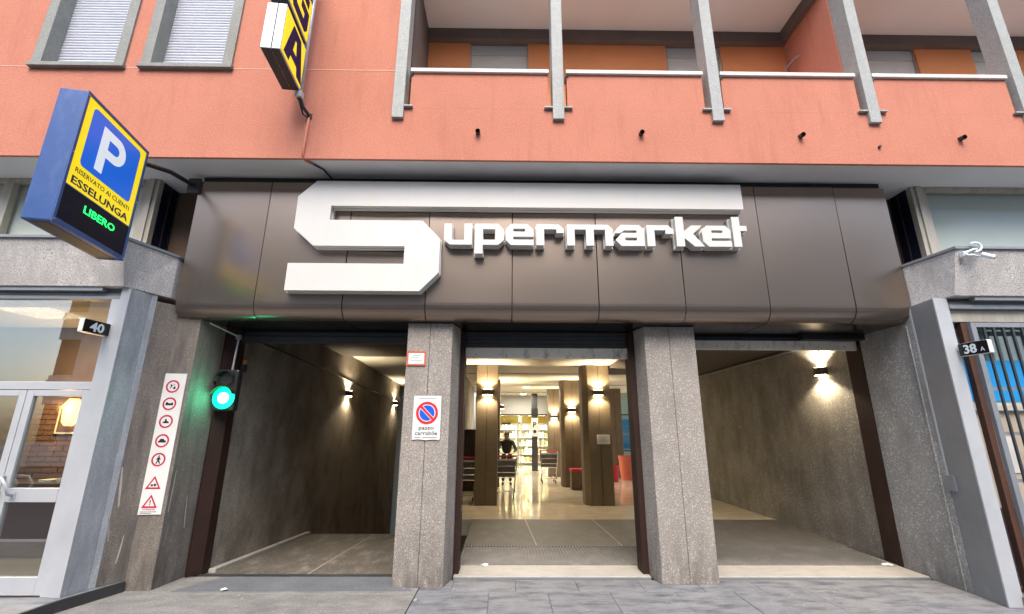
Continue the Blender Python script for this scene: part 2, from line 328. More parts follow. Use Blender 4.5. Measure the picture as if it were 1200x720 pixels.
# ramp down into the garage
g = MB(); X0, X1 = -3.68, -1.28
g._add([(X0, 6.12, 0), (X1, 6.12, 0), (X1, 9.2, -.15), (X0, 9.2, -.15), (X1, 17.2, -2.3), (X0, 17.2, -2.3)], [(0, 1, 2, 3), (3, 2, 4, 5)])
ramp = tag(g.build('garage_ramp', M['garfloor']), kind='structure')
g = MB(); g.hexa([(X0 + .01, 6.32, -.03), (X0 + .1, 6.32, -.03), (X0 + .1, 9.2, -.17), (X0 + .01, 9.2, -.17), (X0 + .01, 6.32, .035), (X0 + .1, 6.32, .035), (X0 + .1, 9.2, -.11), (X0 + .01, 9.2, -.11)])
g.build('kerb_strip', M['thresh'], ramp, .008)
for x, wd in ((-2.42, .03),):
    MB().hexa([(x, 6.14, 0), (x + wd, 6.14, 0), (x + wd, 9.15, -.147), (x, 9.15, -.147), (x, 6.14, .005), (x + wd, 6.14, .005), (x + wd, 9.15, -.143), (x, 9.15, -.143)]).build('floor_joint', M['joint'], ramp)
MB().box(X0, X1, 6.13, 6.20, -.05, .008).build('drain_strip', M['darkgrey'], ramp)
# lobby floor
def zf(y): return .03 + (y - 6.5) * .0185
lob = struct('lobby_floor', MB().box(-1.3, 12, 9.32, 24, -.2, .08), M['marble'])
MB().box(9.0, 40, 9, 60, -.2, .07).build('courtyard_paving', M['slab2'], lob)
for xa, xb, jx in ((-.62, 1.735, (.35, 1.62)), (2.465, 5.08, ())):
    th = MB().box(xa + .002, xb - .002, 6.04, 6.50, -.1, .03).build('threshold', M['thresh'], None, .006)
    tag(th, kind='structure')
    MB().box(xa + .004, xb - .004, 6.026, 6.039, -.05, .018).build('threshold_nosing', M['alu_dull'], th)
    xm_ = 2.46 if xa < 0 else xb - .002; mb = MB().box(xa + .002, xm_, 6.501, 7.42, -.1, .035)
    x = xa + .02
    while x < xm_ - .03:
        mb.hexa([(x, 6.51, .03), (x + .018, 6.51, .03), (x + .018, 7.41, .046), (x, 7.41, .046), (x, 6.51, .041), (x + .018, 6.51, .041), (x + .018, 7.41, .058), (x, 7.41, .058)]); x += .045
    tag(mb.build('ribbed_entrance_mat', M['mat']), kind='structure')
    xr = 2.46 if xa < 0 else xb + .05
    rp = tag(MB().hexa([(xa, 7.42, -.1), (xr, 7.42, -.1), (xr, 9.318, -.1), (xa, 9.318, -.1), (xa, 7.42, .047), (xr, 7.42, .047), (xr, 9.318, .082), (xa, 9.318, .082)]).build('entrance_ramp', M['ramp']), kind='structure')
    for j in jx:
        MB().hexa([(j + .10, 7.43, .0), (j + .122, 7.43, .0), (j + .022, 9.3, .0), (j, 9.3, .0), (j + .10, 7.43, .051), (j + .122, 7.43, .051), (j + .022, 9.3, .085), (j, 9.3, .085)]).build('floor_joint', M['joint'], rp)

# ================================================================ APARTMENT BUILDING (pink, upper floors)
B = thing('apartment_building', (0, 5.06, 0), 'pink rendered apartment building with granite balcony posts above the brown supermarket fascia', 'building')
F = 5.06
w = MB()
w.box(-10, 10, F, F + .04, 4.985, 5.06)
w.box(-10, -1.43, F, F + .16, 5.06, 6.318); w.box(-1.43, 10, F, F + .16, 5.06, 5.74)
wins = ((-6.32, -5.10), (-4.88, -3.68))
xs = -10
for a, b in wins:
    w.box(xs, a, F, F + .16, 6.332, 9.6); xs = b
w.box(xs, -1.43, F, F + .16, 6.332, 9.6)
for a, b in wins: w.box(a, b, F, F + .16, 8.75, 9.6)
w.box(-10, -1.43, F + .012, F + .2, 6.30, 6.35) if False else None
w.build('wall', M['pink'], B)
MB().box(-10, -1.51, F - .003, F + .15, 6.3185, 6.3315).build('wall_joint', M['pink_light'], B)
MB().box(-10, 10, F + .041, 6.6, 5.0, 5.055).build('soffit', M['soffit'], B)
# windows with stone surround and white roller shutter
for a, b in wins:
    wf = MB().box(a, a + .13, F - .03, F + .2, 6.36, 8.75).box(b - .13, b, F - .03, F + .2, 6.36, 8.75).build('window', M['granite_dark'], B, .004)
    MB().box(a - .02, b + .02, F - .06, F + .2, 6.30, 6.358).build('sill', M['granite_dark'], wf, .006)
    sh = MB(); z = 6.365
    while z < 8.74:
        sh.profile([(F + .175, z), (F + .162, z + .006), (F + .158, z + .022), (F + .162, z + .038), (F + .175, z + .044), (F + .19, z + .022)], a + .131, b - .131); z += .046
    tag(sh.build('roller_shutter', M['shutter'], wf), kind='stuff')
    MB().box(a, b, F + .195, F + .22, 6.36, 8.75).build('shutter_back', M['darkgrey'], wf)
# balcony: parapets, copings, posts
posts = (-1.43, .648, 2.722, 4.775, 6.84)
pan = ((-1.29, .52), (.77, 2.58), (2.835, 4.635), (4.885, 6.70), (6.975, 10))
for a, b in pan:
    p = MB().box(a, b, F, F + .12, 5.741, 6.29).build('parapet', M['pink'], B)
    MB().box(a - .012, b + .012, F - .035, F + .16, 6.291, 6.35).build('coping', M['coping'], p, .008)
    MB().tube([(a + .02, F - .02, 6.28), (a - .015, F - .01, 6.24), (a - .02, F + .02, 6.16)], .012).build('gutter_end', M['darkgrey'], p)
for x in posts:
    MB().box(x - .074, x + .074, F - .05, F + .20, 5.57, 9.6).build('granite_post', M['granite'], B, .005)
    for sd_ in ((-1, 1) if x > -1 else (1,)):
        q0, q1 = sorted((x + sd_ * .0745, x + sd_ * .185)); MB().box(q0, q1, F - .045, F + .2, 5.742, 5.765).build('notch_ledge', M['granite'], B, .003)
MB().box(-1.355, 10, F + .17, 6.42, 5.5, 5.7).build('balcony_floor', M['coping'], B)
BY = 6.30
lw = MB(); xs = -1.355
lwin = ((-.66, .33), (2.66, 3.60), (6.10, 6.95), (7.92, 8.7))
for a, b in lwin:
    lw.box(xs, a, BY, BY + .2, 5.7, 8.04); xs = b
lw.box(xs, 10, BY, BY + .2, 5.7, 8.04)
lw.build('balcony_back_wall', M['orange'], B)
for a, b in lwin:
    f = MB().box(a, a + .03, BY + .03, BY + .09, 5.71, 8.04).box(b - .03, b, BY + .03, BY + .09, 5.71, 8.04).build('balcony_window', M['frame_beige'], B)
    MB().box(a + .031, b - .031, BY + .045, BY + .075, 7.845, 8.035).build('shutter_box', M['blindgrey'], f)
    MB().box(a + .031, b - .031, BY + .09, BY + .11, 7.815, 7.845).build('gap', M['ink'], f)
    sh = MB(); z = 5.72
    while z < 7.79:
        sh.box(a + .031, b - .031, BY + .055, BY + .07, z, z + .046); z += .048
    tag(sh.build('slats', M['blindpale'], f), kind='stuff')
MB().box(-1.355, 4.69, BY - .1, BY + .2, 8.041, 8.25).build('ceiling_beam', M['loggia_beam'], B)
MB().box(4.87, 10, BY - .08, BY + .2, 8.041, 8.25).build('ceiling_beam', M['loggia_beam'], B)
MB().box(4.60, 4.689, F + .22, BY - .101, 8.06, 8.25).build('ceiling_beam', M['loggia_beam'], B)
MB().box(-1.355, 10, F + .17, BY + .3, 8.251, 8.35).build('balcony_ceiling', M['loggia_ceiling'], B)
MB().box(-1.42, -1.356, F + .165, BY + .2, 5.7, 8.4).build('balcony_side_wall', M['loggia_beam'], B)
MB().box(4.69, 4.86, F + .205, BY - .001, 5.7, 8.25).build('balcony_side_wall', M['pink'], B)
dp_ = MB()
for k, (a, b, c) in enumerate(((.0, .55, 0), (.1, .42, .1), (-.1, .34, -.05), (.18, .28, .1), (-.04, .47, .12))): dp_.tube([(6.95, 5.4, 6.25), (6.95 + a * .5, 5.4 + c * .5, 6.3 + b * .6), (6.95 + a, 5.4 + c, 6.35 + b)], .008, 5, .003)
pl_ = thing('dry_plant', (6.95, 5.4, 5.9), 'dry leafless twigs of a potted plant above the balcony parapet at the right', 'plant')
dp_.build('twigs', M['cream'], pl_); MB().lathe([(.10, 0), (.14, .32), (.13, .35)], 16, (6.95, 5.4, 5.9)).build('pot', M['terracotta'], pl_)
tag(MB().box(6.6, 7.3, 5.25, 5.6, 5.7, 5.899).build('plant_stand', M['wood_dark']), 'dark plant stand behind the balcony parapet', 'stand')
MB().tube([(4.40, 6.25, 6.1), (4.40, 6.25, 7.25), (4.60, 6.0, 7.5), (4.66, 5.9, 7.5)], .015).build('handrail', M['alu_dull'], B)
MB().box(-10, 10, F + .16, 6.9, 9.0, 9.6).build('upper_slab', M['soffit'], B)
MB().box(-10, -1.43, F + .23, F + .3, 5.06, 9.6).build('inner_wall', M['orange'], B)
for x, z in ((-.39, 5.37), (1.705, 5.38), (3.77, 5.37), (5.85, 5.357)):
    s = MB().tube([(x, F + .02, z + .012), (x, F - .07, z - .006)], .03, 12, cap=False).tube([(x, F + .02, z + .012), (x, F - .068, z - .006)], .024, 12, cap=False)
    s.build('rainwater_spout', M['darkgrey'], B, smooth=True)
MB().tube([(4.767, F, 5.23), (4.767, F - .03, 5.23)], .018).build('wall_plug', M['rust'], B)
p = MB().tube([(-2.565, F - .02, 5.56), (-2.575, F - .02, 5.1), (-2.578, F - .02, 5.03), (-2.56, F + .03, 4.975), (-2.50, F + .12, 4.978)], .016)
p.build('conduit', M['pink'], B, smooth=True)
MB().tube([(-2.50, F + .12, 4.978), (-2.42, F + .25, 4.985), (-2.36, F + .45, 4.95)], .012).build('cable', M['black'], B)

# ================================================================ BRONZE FASCIA
FA = thing('metal_fascia', (.5, 5.5, 3), 'wide bronze metal fascia with vertical seams behind the white Supermarket lettering', 'fascia')
seams = (-4.13, -3.16, -2.065, -1.03, .06, 1.155, 2.25, 3.322, 4.41, 5.12)
arc = [(5.68 - .18 * math.cos(math.radians(a)), 3.24 - .205 * math.sin(math.radians(a))) for a in range(0, 91, 9)]
prof = [(5.5, 4.90), (5.5, 4.6), (5.5, 4.3), (5.5, 4.0), (5.5, 3.7), (5.5, 3.45)] + arc + [(5.69, 3.06), (5.63, 3.08), (5.575, 3.115), (5.54, 3.17), (5.53, 3.24), (5.53, 4.90)]
rr = random.Random(11)
for a, b in zip(seams, seams[1:]):
    t = rr.uniform(-.006, .006); q = rr.uniform(-.004, .004)
    amp = rr.uniform(.003, .008) * rr.choice((1, 1, -1)); ph = rr.uniform(-.25, .25); pm = MB(); nx = 10; n = len(prof); vs = []; fs = []
    for ix in range(nx + 1):
        u = ix / nx; x = a + .006 + (b - a - .012) * u; bulge = amp * (math.cos((u - .5 + ph * .3) * math.pi) - .4)
        for y, z in prof:
            front = y < 5.62 and (y, z) not in prof[len(arc) + 6:]
            k = max(0, min(1, (z - 3.1) / .5)) * max(0, min(1, (4.95 - z) / .4))
            vs.append((x, y - (bulge * k + q + t * (z - 4) if front else 0), z))
    for ix in range(nx):
        for k in range(n): fs.append((ix * n + k, (ix + 1) * n + k, (ix + 1) * n + (k + 1) % n, ix * n + (k + 1) % n))
    fs += [list(range(n)), [nx * n + k for k in range(n)][::-1]]
    pm._add(vs, fs); pm.build('panel', M['fascia'], FA)
    for pl_ in FA.children[-1].data.polygons: pl_.use_smooth = len(pl_.vertices) == 4
    FA.children[-1].data.set_sharp_from_angle(angle=math.radians(25))
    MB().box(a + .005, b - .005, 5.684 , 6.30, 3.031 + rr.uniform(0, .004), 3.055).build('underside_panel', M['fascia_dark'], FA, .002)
MB().box(-4.12, 5.105, 5.56, 5.62, 3.13, 4.998).build('backing', M['ink'], FA)
MB().box(-4.128, -4.11, 5.535, 6.0, 3.12, 4.90).build('end_cap', M['fascia_dark'], FA)
MB().box(5.10, 5.118, 5.535, 6.0, 3.12, 4.90).build('end_cap', M['fascia_dark'], FA)
# ================================================================ SUPERMARKET LETTERING
SG = thing('supermarket_sign', (.2, 5.4, 3.3), 'white three-dimensional Supermarket lettering with a giant S stretched over the word', 'sign')
LET = [
    ('S', [(-2.50, 4.845), (3.07, 4.845), (3.07, 4.49), (-2.28, 4.49), (-2.28, 4.29), (-1.09, 4.29), (-.855, 4.04), (-.855, 3.59), (-1.085, 3.345), (-2.735, 3.345), (-2.735, 3.70), (-1.30, 3.70), (-1.30, 3.935), (-2.45, 3.935), (-2.72, 4.17), (-2.72, 4.62)], []),
    ('u', [(-.81, 4.255), (-.71, 4.255), (-.71, 4.03), (-.555, 4.03), (-.555, 4.255), (-.455, 4.255), (-.455, 3.965), (-.735, 3.965), (-.81, 4.03)], []),
    ('p', [(-.42, 4.255), (-.12, 4.255), (-.05, 4.175), (-.05, 4.03), (-.12, 3.965), (-.315, 3.965), (-.315, 3.845), (-.42, 3.845)], [[(-.315, 4.18), (-.16, 4.18), (-.16, 4.035), (-.315, 4.035)]]),
    ('e', [(.04, 4.255), (.255, 4.255), (.33, 4.18), (.33, 4.08), (.07, 4.08), (.07, 4.04), (.33, 4.04), (.33, 3.965), (.04, 3.965), (-.025, 4.03), (-.025, 4.185)], [[(.07, 4.19), (.22, 4.19), (.22, 4.15), (.07, 4.15)]]),
    ('r', [(.365, 4.255), (.65, 4.255), (.72, 4.19), (.72, 4.135), (.62, 4.135), (.62, 4.185), (.465, 4.185), (.465, 3.965), (.365, 3.965)], []),
    ('m', [(.755, 4.255), (1.285, 4.255), (1.345, 4.195), (1.345, 3.965), (1.245, 3.965), (1.245, 4.185), (1.10, 4.185), (1.10, 3.965), (1.0, 3.965), (1.0, 4.185), (.855, 4.185), (.855, 3.965), (.755, 3.965)], []),
    ('a', [(1.45, 4.255), (1.685, 4.255), (1.745, 4.195), (1.745, 3.965), (1.445, 3.965), (1.375, 4.045), (1.46, 4.145), (1.65, 4.145), (1.65, 4.18), (1.49, 4.18), (1.44, 4.14), (1.375, 4.14), (1.395, 4.20)], [[(1.50, 4.08), (1.65, 4.08), (1.65, 4.04), (1.50, 4.04)]]),
    ('r', [(1.78, 4.255), (2.06, 4.255), (2.125, 4.19), (2.125, 4.135), (2.02, 4.135), (2.02, 4.185), (1.88, 4.185), (1.88, 3.965), (1.78, 3.965)], []),
    ('k', [(2.155, 4.375), (2.26, 4.375), (2.26, 4.175), (2.36, 4.255), (2.50, 4.255), (2.375, 4.14), (2.51, 3.965), (2.385, 3.965), (2.26, 4.08), (2.26, 3.965), (2.155, 3.965)], []),
    ('e', [(2.55, 4.255), (2.80, 4.255), (2.86, 4.19), (2.86, 4.08), (2.61, 4.08), (2.61, 4.045), (2.86, 4.045), (2.86, 3.965), (2.565, 3.965), (2.50, 4.035), (2.49, 4.17)], [[(2.615, 4.19), (2.755, 4.19), (2.755, 4.155), (2.615, 4.155)]]),
    ('t', [(2.89, 4.38), (2.99, 4.38), (2.99, 4.255), (3.075, 4.255), (3.075, 4.185), (2.99, 4.185), (2.99, 3.965), (2.89, 3.965)], []),
]
def offset(poly, d):
    n = len(poly); a = sum(poly[i][0] * poly[(i + 1) % n][1] - poly[(i + 1) % n][0] * poly[i][1] for i in range(n)); s = 1 if a > 0 else -1; o = []
    for i in range(n):
        p0, p1, p2 = Vector(poly[i - 1]), Vector(poly[i]), Vector(poly[(i + 1) % n])
        e0 = (p1 - p0).normalized(); e1 = (p2 - p1).normalized()
        n0 = Vector((e0.y, -e0.x)) * s; n1 = Vector((e1.y, -e1.x)) * s
        b = (n0 + n1); k = d / max(.35, 1 + n0.dot(n1)); o.append(tuple(p1 + b * k))
    return o
for ch, out, holes in LET:
    big = ch == 'S'
    fr = frame((0, 5.36, 0), (1, 0, 0), (0, 0, 1))
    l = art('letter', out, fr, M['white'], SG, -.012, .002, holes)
    if big:
        for u0, v0, v1 in ((-1.30, 4.50, 4.83), (.06, 4.50, 4.83), (1.66, 4.50, 4.83), (-2.29, 3.95, 4.27), (-1.31, 3.36, 3.69)): art('seam', rect(u0, v0, u0 + .004, v1), fr, M['seam'], l, .0022, .003)
        for u0, v0 in ((-2.6, 4.6), (-2.3, 4.66), (-.9, 4.66), (.5, 4.66), (1.9, 4.66), (2.95, 4.66), (-2.6, 3.5), (-1.6, 3.5), (-1.0, 3.8), (-1.8, 4.1)): art('fixing', circ(u0, v0, .009, 8), fr, M['seam'], l, .0022, .0035)
    art('return', offset(out, -.004), fr, M['letter_side'], l, -(.075 if big else .085), -.0125, [offset(h, .004) for h in holes])
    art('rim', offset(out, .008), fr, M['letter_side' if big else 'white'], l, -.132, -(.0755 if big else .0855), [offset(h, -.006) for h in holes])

# ================================================================ PILLARS, WALLS, JAMBS
def pillar(x, plan, label):
    p = thing('stone_pillar', (x, 5.8, 0), label, 'pillar', 'stone pillars at the entrance')
    for q in plan: MB().prism(q, 0, 3.026).build('stone_half', M['pillar'], p, .006)
    return p
PL = pillar(-.95, ([(-1.27, 5.73), (-.986, 5.73), (-.986, 6.32), (-1.27, 6.32)], [(-.98, 5.73), (-.70, 5.73), (-.632, 6.03), (-.632, 6.32), (-.98, 6.32)]), 'stone pillar carrying the no parking sign, left of the lobby entrance')
MB().box(-.99, -.975, 5.738, 6.3, 0, 3.02).build('groove', M['pillar_dark'], PL)
PR = pillar(2.1, ([(1.738, 6.10), (1.80, 5.84), (2.12, 5.84), (2.12, 6.36), (1.738, 6.36)], [(2.126, 5.84), (2.46, 5.84), (2.46, 6.36), (2.126, 6.36)]), 'bare stone pillar without signs, between the lobby entrance and the right bay')
MB().box(2.116, 2.13, 5.848, 6.3, 0, 3.02).build('groove', M['pillar_dark'], PR)
LW = tag(MB().prism([(-4.296, 5.338), (-4.137, 5.612), (-3.865, 5.64), (-3.812, 6.16), (-3.812, 6.62), (-4.62, 6.62), (-4.62, 5.338)], 0, 3.2).build('concrete_wall', M['conc'], None, .004), 'stained concrete wall corner left of the garage ramp, behind the strip of prohibition signs', 'wall')
RW = tag(MB().prism([(5.092, 5.525), (5.6, 5.525), (5.6, 6.42), (5.092, 6.42)], 0, 3.2).build('concrete_wall', M['rconc'], None, .004), 'grey concrete wall right of the right bay, beside the grey metal pilaster', 'wall')
tag(MB().prism([(-3.812, 6.10), (-3.78, 6.08), (-3.675, 6.20), (-3.675, 6.36), (-3.812, 6.36)], 0, 3.1).build('steel_jamb', M['brown_steel'], None, .004), 'dark brown steel door jamb beside the garage ramp', 'door jamb')
tag(MB().box(5.086, 5.3, 6.422, 6.72, .0, 3.1).build('steel_jamb', M['brown_steel'], None, .004), 'tall reddish brown steel jamb at the right end of the right bay', 'door jamb')
GW = tag(MB().box(-4.3, -3.68, 6.622, 15.9, -3, 3.7).build('garage_wall', M['garage']), 'dim brown rendered wall along the garage ramp with two wall lamps', 'wall')
MB().box(-3.813, -3.681, 6.362, 6.62, -.3, 3.7).build('wall_end', M['garage'], GW)
BW = tag(MB().box(5.13, 5.5, 6.721, 12.6, -.1, 3.13).build('bay_wall', M['bay']), 'speckled rendered wall of the right bay lit by one wall lamp', 'wall')
MB().box(5.17, 5.5, 6.721, 12.6, 3.131, 3.4).build('wall_top_band', M['garage'], BW)
tag(MB().box(-1.31, -1.20, 6.33, 17.2, -2.6, 3.4).build('partition_wall', M['garage']), 'dark wall dividing the garage ramp from the lobby', 'wall')
EW = tag(MB().box(-4.3, -1.3, 17.2, 17.5, -3, 3.6).build('garage_end_wall', M['storegrey']), 'pale end wall at the bottom of the garage ramp', 'wall')
MB().box(-3.55, -2.9, 17.15, 17.199, 1.3, 2.25).build('orange_panel', M['terracotta'], EW)
MB().box(-3.55, -2.9, 17.14, 17.199, 2.35, 2.5).build('white_strip', M['paper'], EW)
# ceilings behind the fascia
ce = MB(); ce.hexa([(-4.3, 6.58, 3.52), (-1.25, 6.58, 3.52), (-1.25, 17.5, 3.17), (-4.3, 17.5, 3.17), (-4.3, 6.58, 3.7), (-1.25, 6.58, 3.7), (-1.25, 17.5, 3.7), (-4.3, 17.5, 3.7)])
struct('garage_ceiling', ce, M['lobby_ceiling'])
struct('lobby_ceiling', MB().box(-1.3, 6.6, 6.58, 24, 3.22, 3.4), M['lobby_ceiling'])
for k, y in enumerate((9.4, 12.6, 15.8, 19.0)):
    MB().box(-1.29, 6.59, y, y + .35, 3.19, 3.2195).build('ceiling_beam', M['lobby_ceiling'], bpy.data.objects['lobby_ceiling'])
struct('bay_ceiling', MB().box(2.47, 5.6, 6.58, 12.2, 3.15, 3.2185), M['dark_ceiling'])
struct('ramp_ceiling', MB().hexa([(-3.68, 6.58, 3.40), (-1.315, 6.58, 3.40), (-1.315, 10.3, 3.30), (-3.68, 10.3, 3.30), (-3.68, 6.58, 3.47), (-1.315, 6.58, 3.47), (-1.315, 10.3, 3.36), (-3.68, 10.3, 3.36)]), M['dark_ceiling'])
struct('roof_slab', MB().box(-12, 6.6, 6.65, 26, 3.75, 4.9), M['soffit'])
# lintels and rolling shutters
for nm, xa, xb, za, zb, y, mm, lab in (('rolling_shutter', -3.67, -1.275, 2.85, 2.95, 6.24, 'darkgrey', 'dark raised rolling shutter edge over the garage ramp'), ('rolling_shutter', -.622, 1.728, 2.655, 2.80, 6.22, 'shutter_bar', 'worn cream bottom bar of the raised shutter over the lobby entrance'), ('rolling_shutter', 2.47, 5.08, 2.835, 2.97, 6.46, 'shutter_bar', 'cream bottom bar of the raised shutter over the right bay')):
    r = thing(nm, ((xa + xb) / 2, y, za), lab, 'shutter', 'raised rolling shutters')
    MB().box(xa + .01, xb - .01, y, y + .055, za, zb).build('bottom_bar', M[mm], r, .008)
    s = MB(); z = zb + .004
    while z < 3.0: s.box(xa + .02, xb - .02, y + .012, y + .04, z, z + .05); z += .055
    if s.v: s.build('slat', M['darkgrey'], r)
    MB().box(xa, xb, y + .06, y + .30, zb + .02, 3.5).build('housing', M['ink'], r)
    if 'cream' in lab:
        for k in range(7):
            x = xa + .2 + k * (xb - xa - .4) / 6
            MB().tube([(x, y - .004, za + .05), (x, y + .01, za + .05)], .008).build('rivet', M['darkgrey'], r)
tag(MB().box(1.662, 1.7365, 6.12, 6.36, .03, 3.0).build('shutter_guide', M['brown_steel']), 'dark brown shutter guide on the right side of the lobby entrance', 'shutter guide')
tag(MB().box(-.628, -.565, 6.12, 6.36, .03, 3.0).build('shutter_guide', M['brown_steel']), 'dark brown shutter guide on the left side of the lobby entrance', 'shutter guide')
tag(MB().box(2.462, 2.68, 6.37, 6.62, .03, 3.0).build('shutter_guide', M['brown_steel']), 'dark brown shutter guide behind the right pillar', 'shutter guide')
r = tag(MB().box(4.2, 5.086, 6.30, 6.42, 2.96, 3.028).build('lintel_casing', M['ink']), 'black casing at the top right of the right bay', 'lintel')

# ledges over the side shops
def ledge(xc, xe, xo, zb, zt, label):
    t = thing('granite_ledge', (xc, 5.2, zb), label, 'ledge', 'granite ledges over the side shops')
    pts = lambda z, y: [(xo, y, z), (xc, y, z), (xe, 5.5, z), (xe, 6.0, z), (xo, 6.0, z)]
    m = MB(); a = pts(zb, 5.03); b = pts(zt, 4.885); n = 5
    m._add(a + b, [list(range(n))[::-1], [n + i for i in range(n)]] + [(i, (i + 1) % n, n + (i + 1) % n, n + i) for i in range(n)])
    m.build('ledge_face', M['ledge'], t, .006)
    s = 1 if xc > 0 else -1
    MB().prism([(xo, 4.86), (xc - s * .02, 4.86), (xe - s * .015, 5.49), (xe, 6.0), (xo, 6.0)], zt + .001, zt + .035).build('coping', M['alu_dull'], t, .004)
    MB().box(min(xo, xc + s * .25), max(xo, xc + s * .25), 5.05, 5.13, zb - .045, zb - .002).build('drip_profile', M['alu_dull'], t)
    return t
ledge(-4.40, -4.20, -10, 3.275, 3.80, 'speckled granite ledge above the glass door at the left')
ledge(5.22, 5.125, 10, 3.235, 3.755, 'speckled granite ledge with a white camera, above the barred shop at the right')
# mezzanine windows over the ledges
def mezz(sg, xc, zt, blind, label, mull):
    t = thing('mezzanine_window', (xc, 5.62, 3.8), label, 'window', 'mezzanine windows under the pink wall')
    xo = sg * 10; X = lambda a: xc + sg * a
    def bx(a, b, y0, y1, z0, z1, nm, m, par=t, bev=.003): return MB().box(min(a, b), max(a, b), y0, y1, z0, z1).build(nm, m, par, bev)
    f = bx(X(0), X(.055), 5.62, 5.70, 3.79, zt, 'frame', M['frame_beige'])
    bx(X(.058), X(.13), 5.60, 5.70, 3.79, zt, 'frame', M['frame_beige']); bx(X(.133), X(.21), 5.63, 5.70, 3.79, zt, 'frame', M['frame_beige'])
    bx(X(.211), xo, 5.62, 5.70, zt - .06, zt, 'frame', M['frame_beige']); bx(X(.211), xo, 5.62, 5.70, 3.79, 3.85, 'frame', M['frame_beige'])
    for q in mull: bx(X(q), X(q + .12), 5.61, 5.70, 3.851, zt - .061, 'mullion', M['frame_beige'])
    bx(X(.211), xo, 5.675, 5.68, 3.851, zt - .061, 'pane', M['glass_soft'], t, 0)
    bx(X(.2), xo, 5.74, 5.76, 3.8, zt, 'blind', blind, t, 0)
    bx(X(.0), X(.02), 5.701, 6.6, 3.79, zt, 'side_pane', M['led_panel'], t, 0)
    bx(X(-.6), xo, 6.0, 6.05, 3.7, 5.0, 'back_wall', M['shopwall'], t, 0)
    for q in (.3, .6): bx(X(-.004), X(.0), 5.7 + q * .45, 5.72 + q * .45, 3.8, zt, 'side_mullion', M['darkgrey'], t, 0)
mezz(-1, -4.76, 4.995, M['blindpale'], 'pale mezzanine window behind the parking sign, above the left granite ledge', (1.95,))
mezz(1, 5.60, 4.995, M['blindgrey'], 'grey green mezzanine window above the right granite ledge', (2.6,))

rs_ = random.Random(9)
for k in range(7):
    z0 = rs_.uniform(.25, 1.3); ln = rs_.uniform(.15, .5); s_ = rs_.uniform(0, 1)
    if k % 2: o_, ux = (-3.865, 5.64), Vector((.055, .52, 0))
    else: o_, ux = (-4.296, 5.338), Vector((.159, .274, 0))
    fr = frame((o_[0] + ux.x * s_ * .85, o_[1] + ux.y * s_ * .85, z0), ux, (0, 0, 1)); wd = rs_.uniform(.006, .014); dx = rs_.uniform(-.05, .05)
    art('scuff_mark', [(0, 0), (wd, .01), (wd * 1.4 + dx * .5, ln * .5), (wd * .8 + dx, ln), (dx, ln * .97), (-.003 + dx * .5, ln * .45)], fr, M['thresh'] if k % 3 else M['asphalt_pale'], LW, .0004, .0012)
MB().tube([(5.118, 7.36, 2.70), (5.118, 7.36, 3.12)], .011, 8).build('conduit', M['alu_dull'], BW)
MB().tube([(5.118, 6.74, 3.09), (5.118, 12.5, 3.09)], .014, 8).build('conduit', M['alu_dull'], BW)
MB().tube([(-3.668, 6.7, 2.95), (-3.668, 15.8, 2.62)], .014, 8).build('conduit', M['darkgrey'], GW)
MB().tube([(5.08, 5.60, .0), (5.08, 5.60, 3.0)], .010, 8).build('conduit', M['rconc'], RW)

# ================================================================ LEFT SHOPFRONT
LS = thing('glass_shopfront', (-5.2, 5.15, .1), 'aluminium framed glass double door and transom of the shop at number 40', 'shopfront')
def lb(x0, x1, y0, y1, z0, z1, nm, m=None, par=None, bev=.004): return MB().box(x0, x1, y0, y1, z0, z1).build(nm, M[m or 'alu'], par or LS, bev)
fj = lb(-4.558, -4.463, 5.095, 5.17, .1, 3.14, 'jamb')
MB().prism([(-4.456, 5.102), (-4.354, 5.102), (-4.298, 5.325), (-4.456, 5.33)], .1, 3.27).build('pilaster', M['alu_side'], LS, .004)
MB().box(-4.457, -4.353, 5.085, 5.101, .1, 3.27).build('pilaster_front', M['alu'], LS, .003)
MB().prism([(-4.352, 5.30), (-4.296, 5.332), (-4.268, 5.385), (-4.275, 5.39), (-4.32, 5.35)], .1, 3.27).build('pilaster_trim', M['alu_side'], LS)
for z0, z1, y0 in ((3.14, 3.18, 5.10), (3.182, 3.225, 5.12), (3.227, 3.273, 5.14)): lb(-10, -4.458, y0, 5.2, z0, z1, 'head_profile', 'alu_dull')
lb(-10, -4.56, 5.10, 5.17, 2.11, 2.195, 'transom')
lb(-10, -4.56, 5.13, 5.136, 2.196, 3.139, 'transom_pane', 'glass_shop', None, 0)
def leaf(x0, x1, hx):
    d = lb(x0, x0 + .075, 5.105, 5.16, .115, 2.105, 'door_leaf')
    lb(x1 - .075, x1, 5.105, 5.16, .115, 2.105, 'stile', None, d); lb(x0 + .076, x1 - .076, 5.105, 5.16, .115, .275, 'bottom_rail', None, d)
    lb(x0 + .076, x1 - .076, 5.105, 5.16, 2.04, 2.105, 'top_rail', None, d); lb(x0 + .076, x1 - .076, 5.103, 5.16, .965, 1.10, 'lock_rail', None, d)
    lb(x0 + .076, x1 - .076, 5.13, 5.136, 1.101, 2.039, 'pane', 'glass_shop', d, 0); lb(x0 + .076, x1 - .076, 5.13, 5.136, .276, .964, 'pane', 'glass_shop', d, 0)
    MB().tube([(hx, 5.10, 1.03), (hx + .015, 5.03, 1.05), (hx + .008, 5.0, 1.13), (hx - .05, 5.0, 1.20), (hx - .11, 5.04, 1.21), (hx - .13, 5.10, 1.21)], .014, 10).build('handle', M['alu'], d, smooth=True)
    lb(hx - .03, hx + .03, 5.095, 5.103, .99, 1.07, 'lock_plate', None, d)
    return d
leaf(-5.235, -4.56, -5.09); leaf(-6.0, -5.242, -5.25); leaf(-6.75, -6.06, -6.1)
lb(-6.055, -6.005, 5.10, 5.17, .1, 2.105, 'jamb')
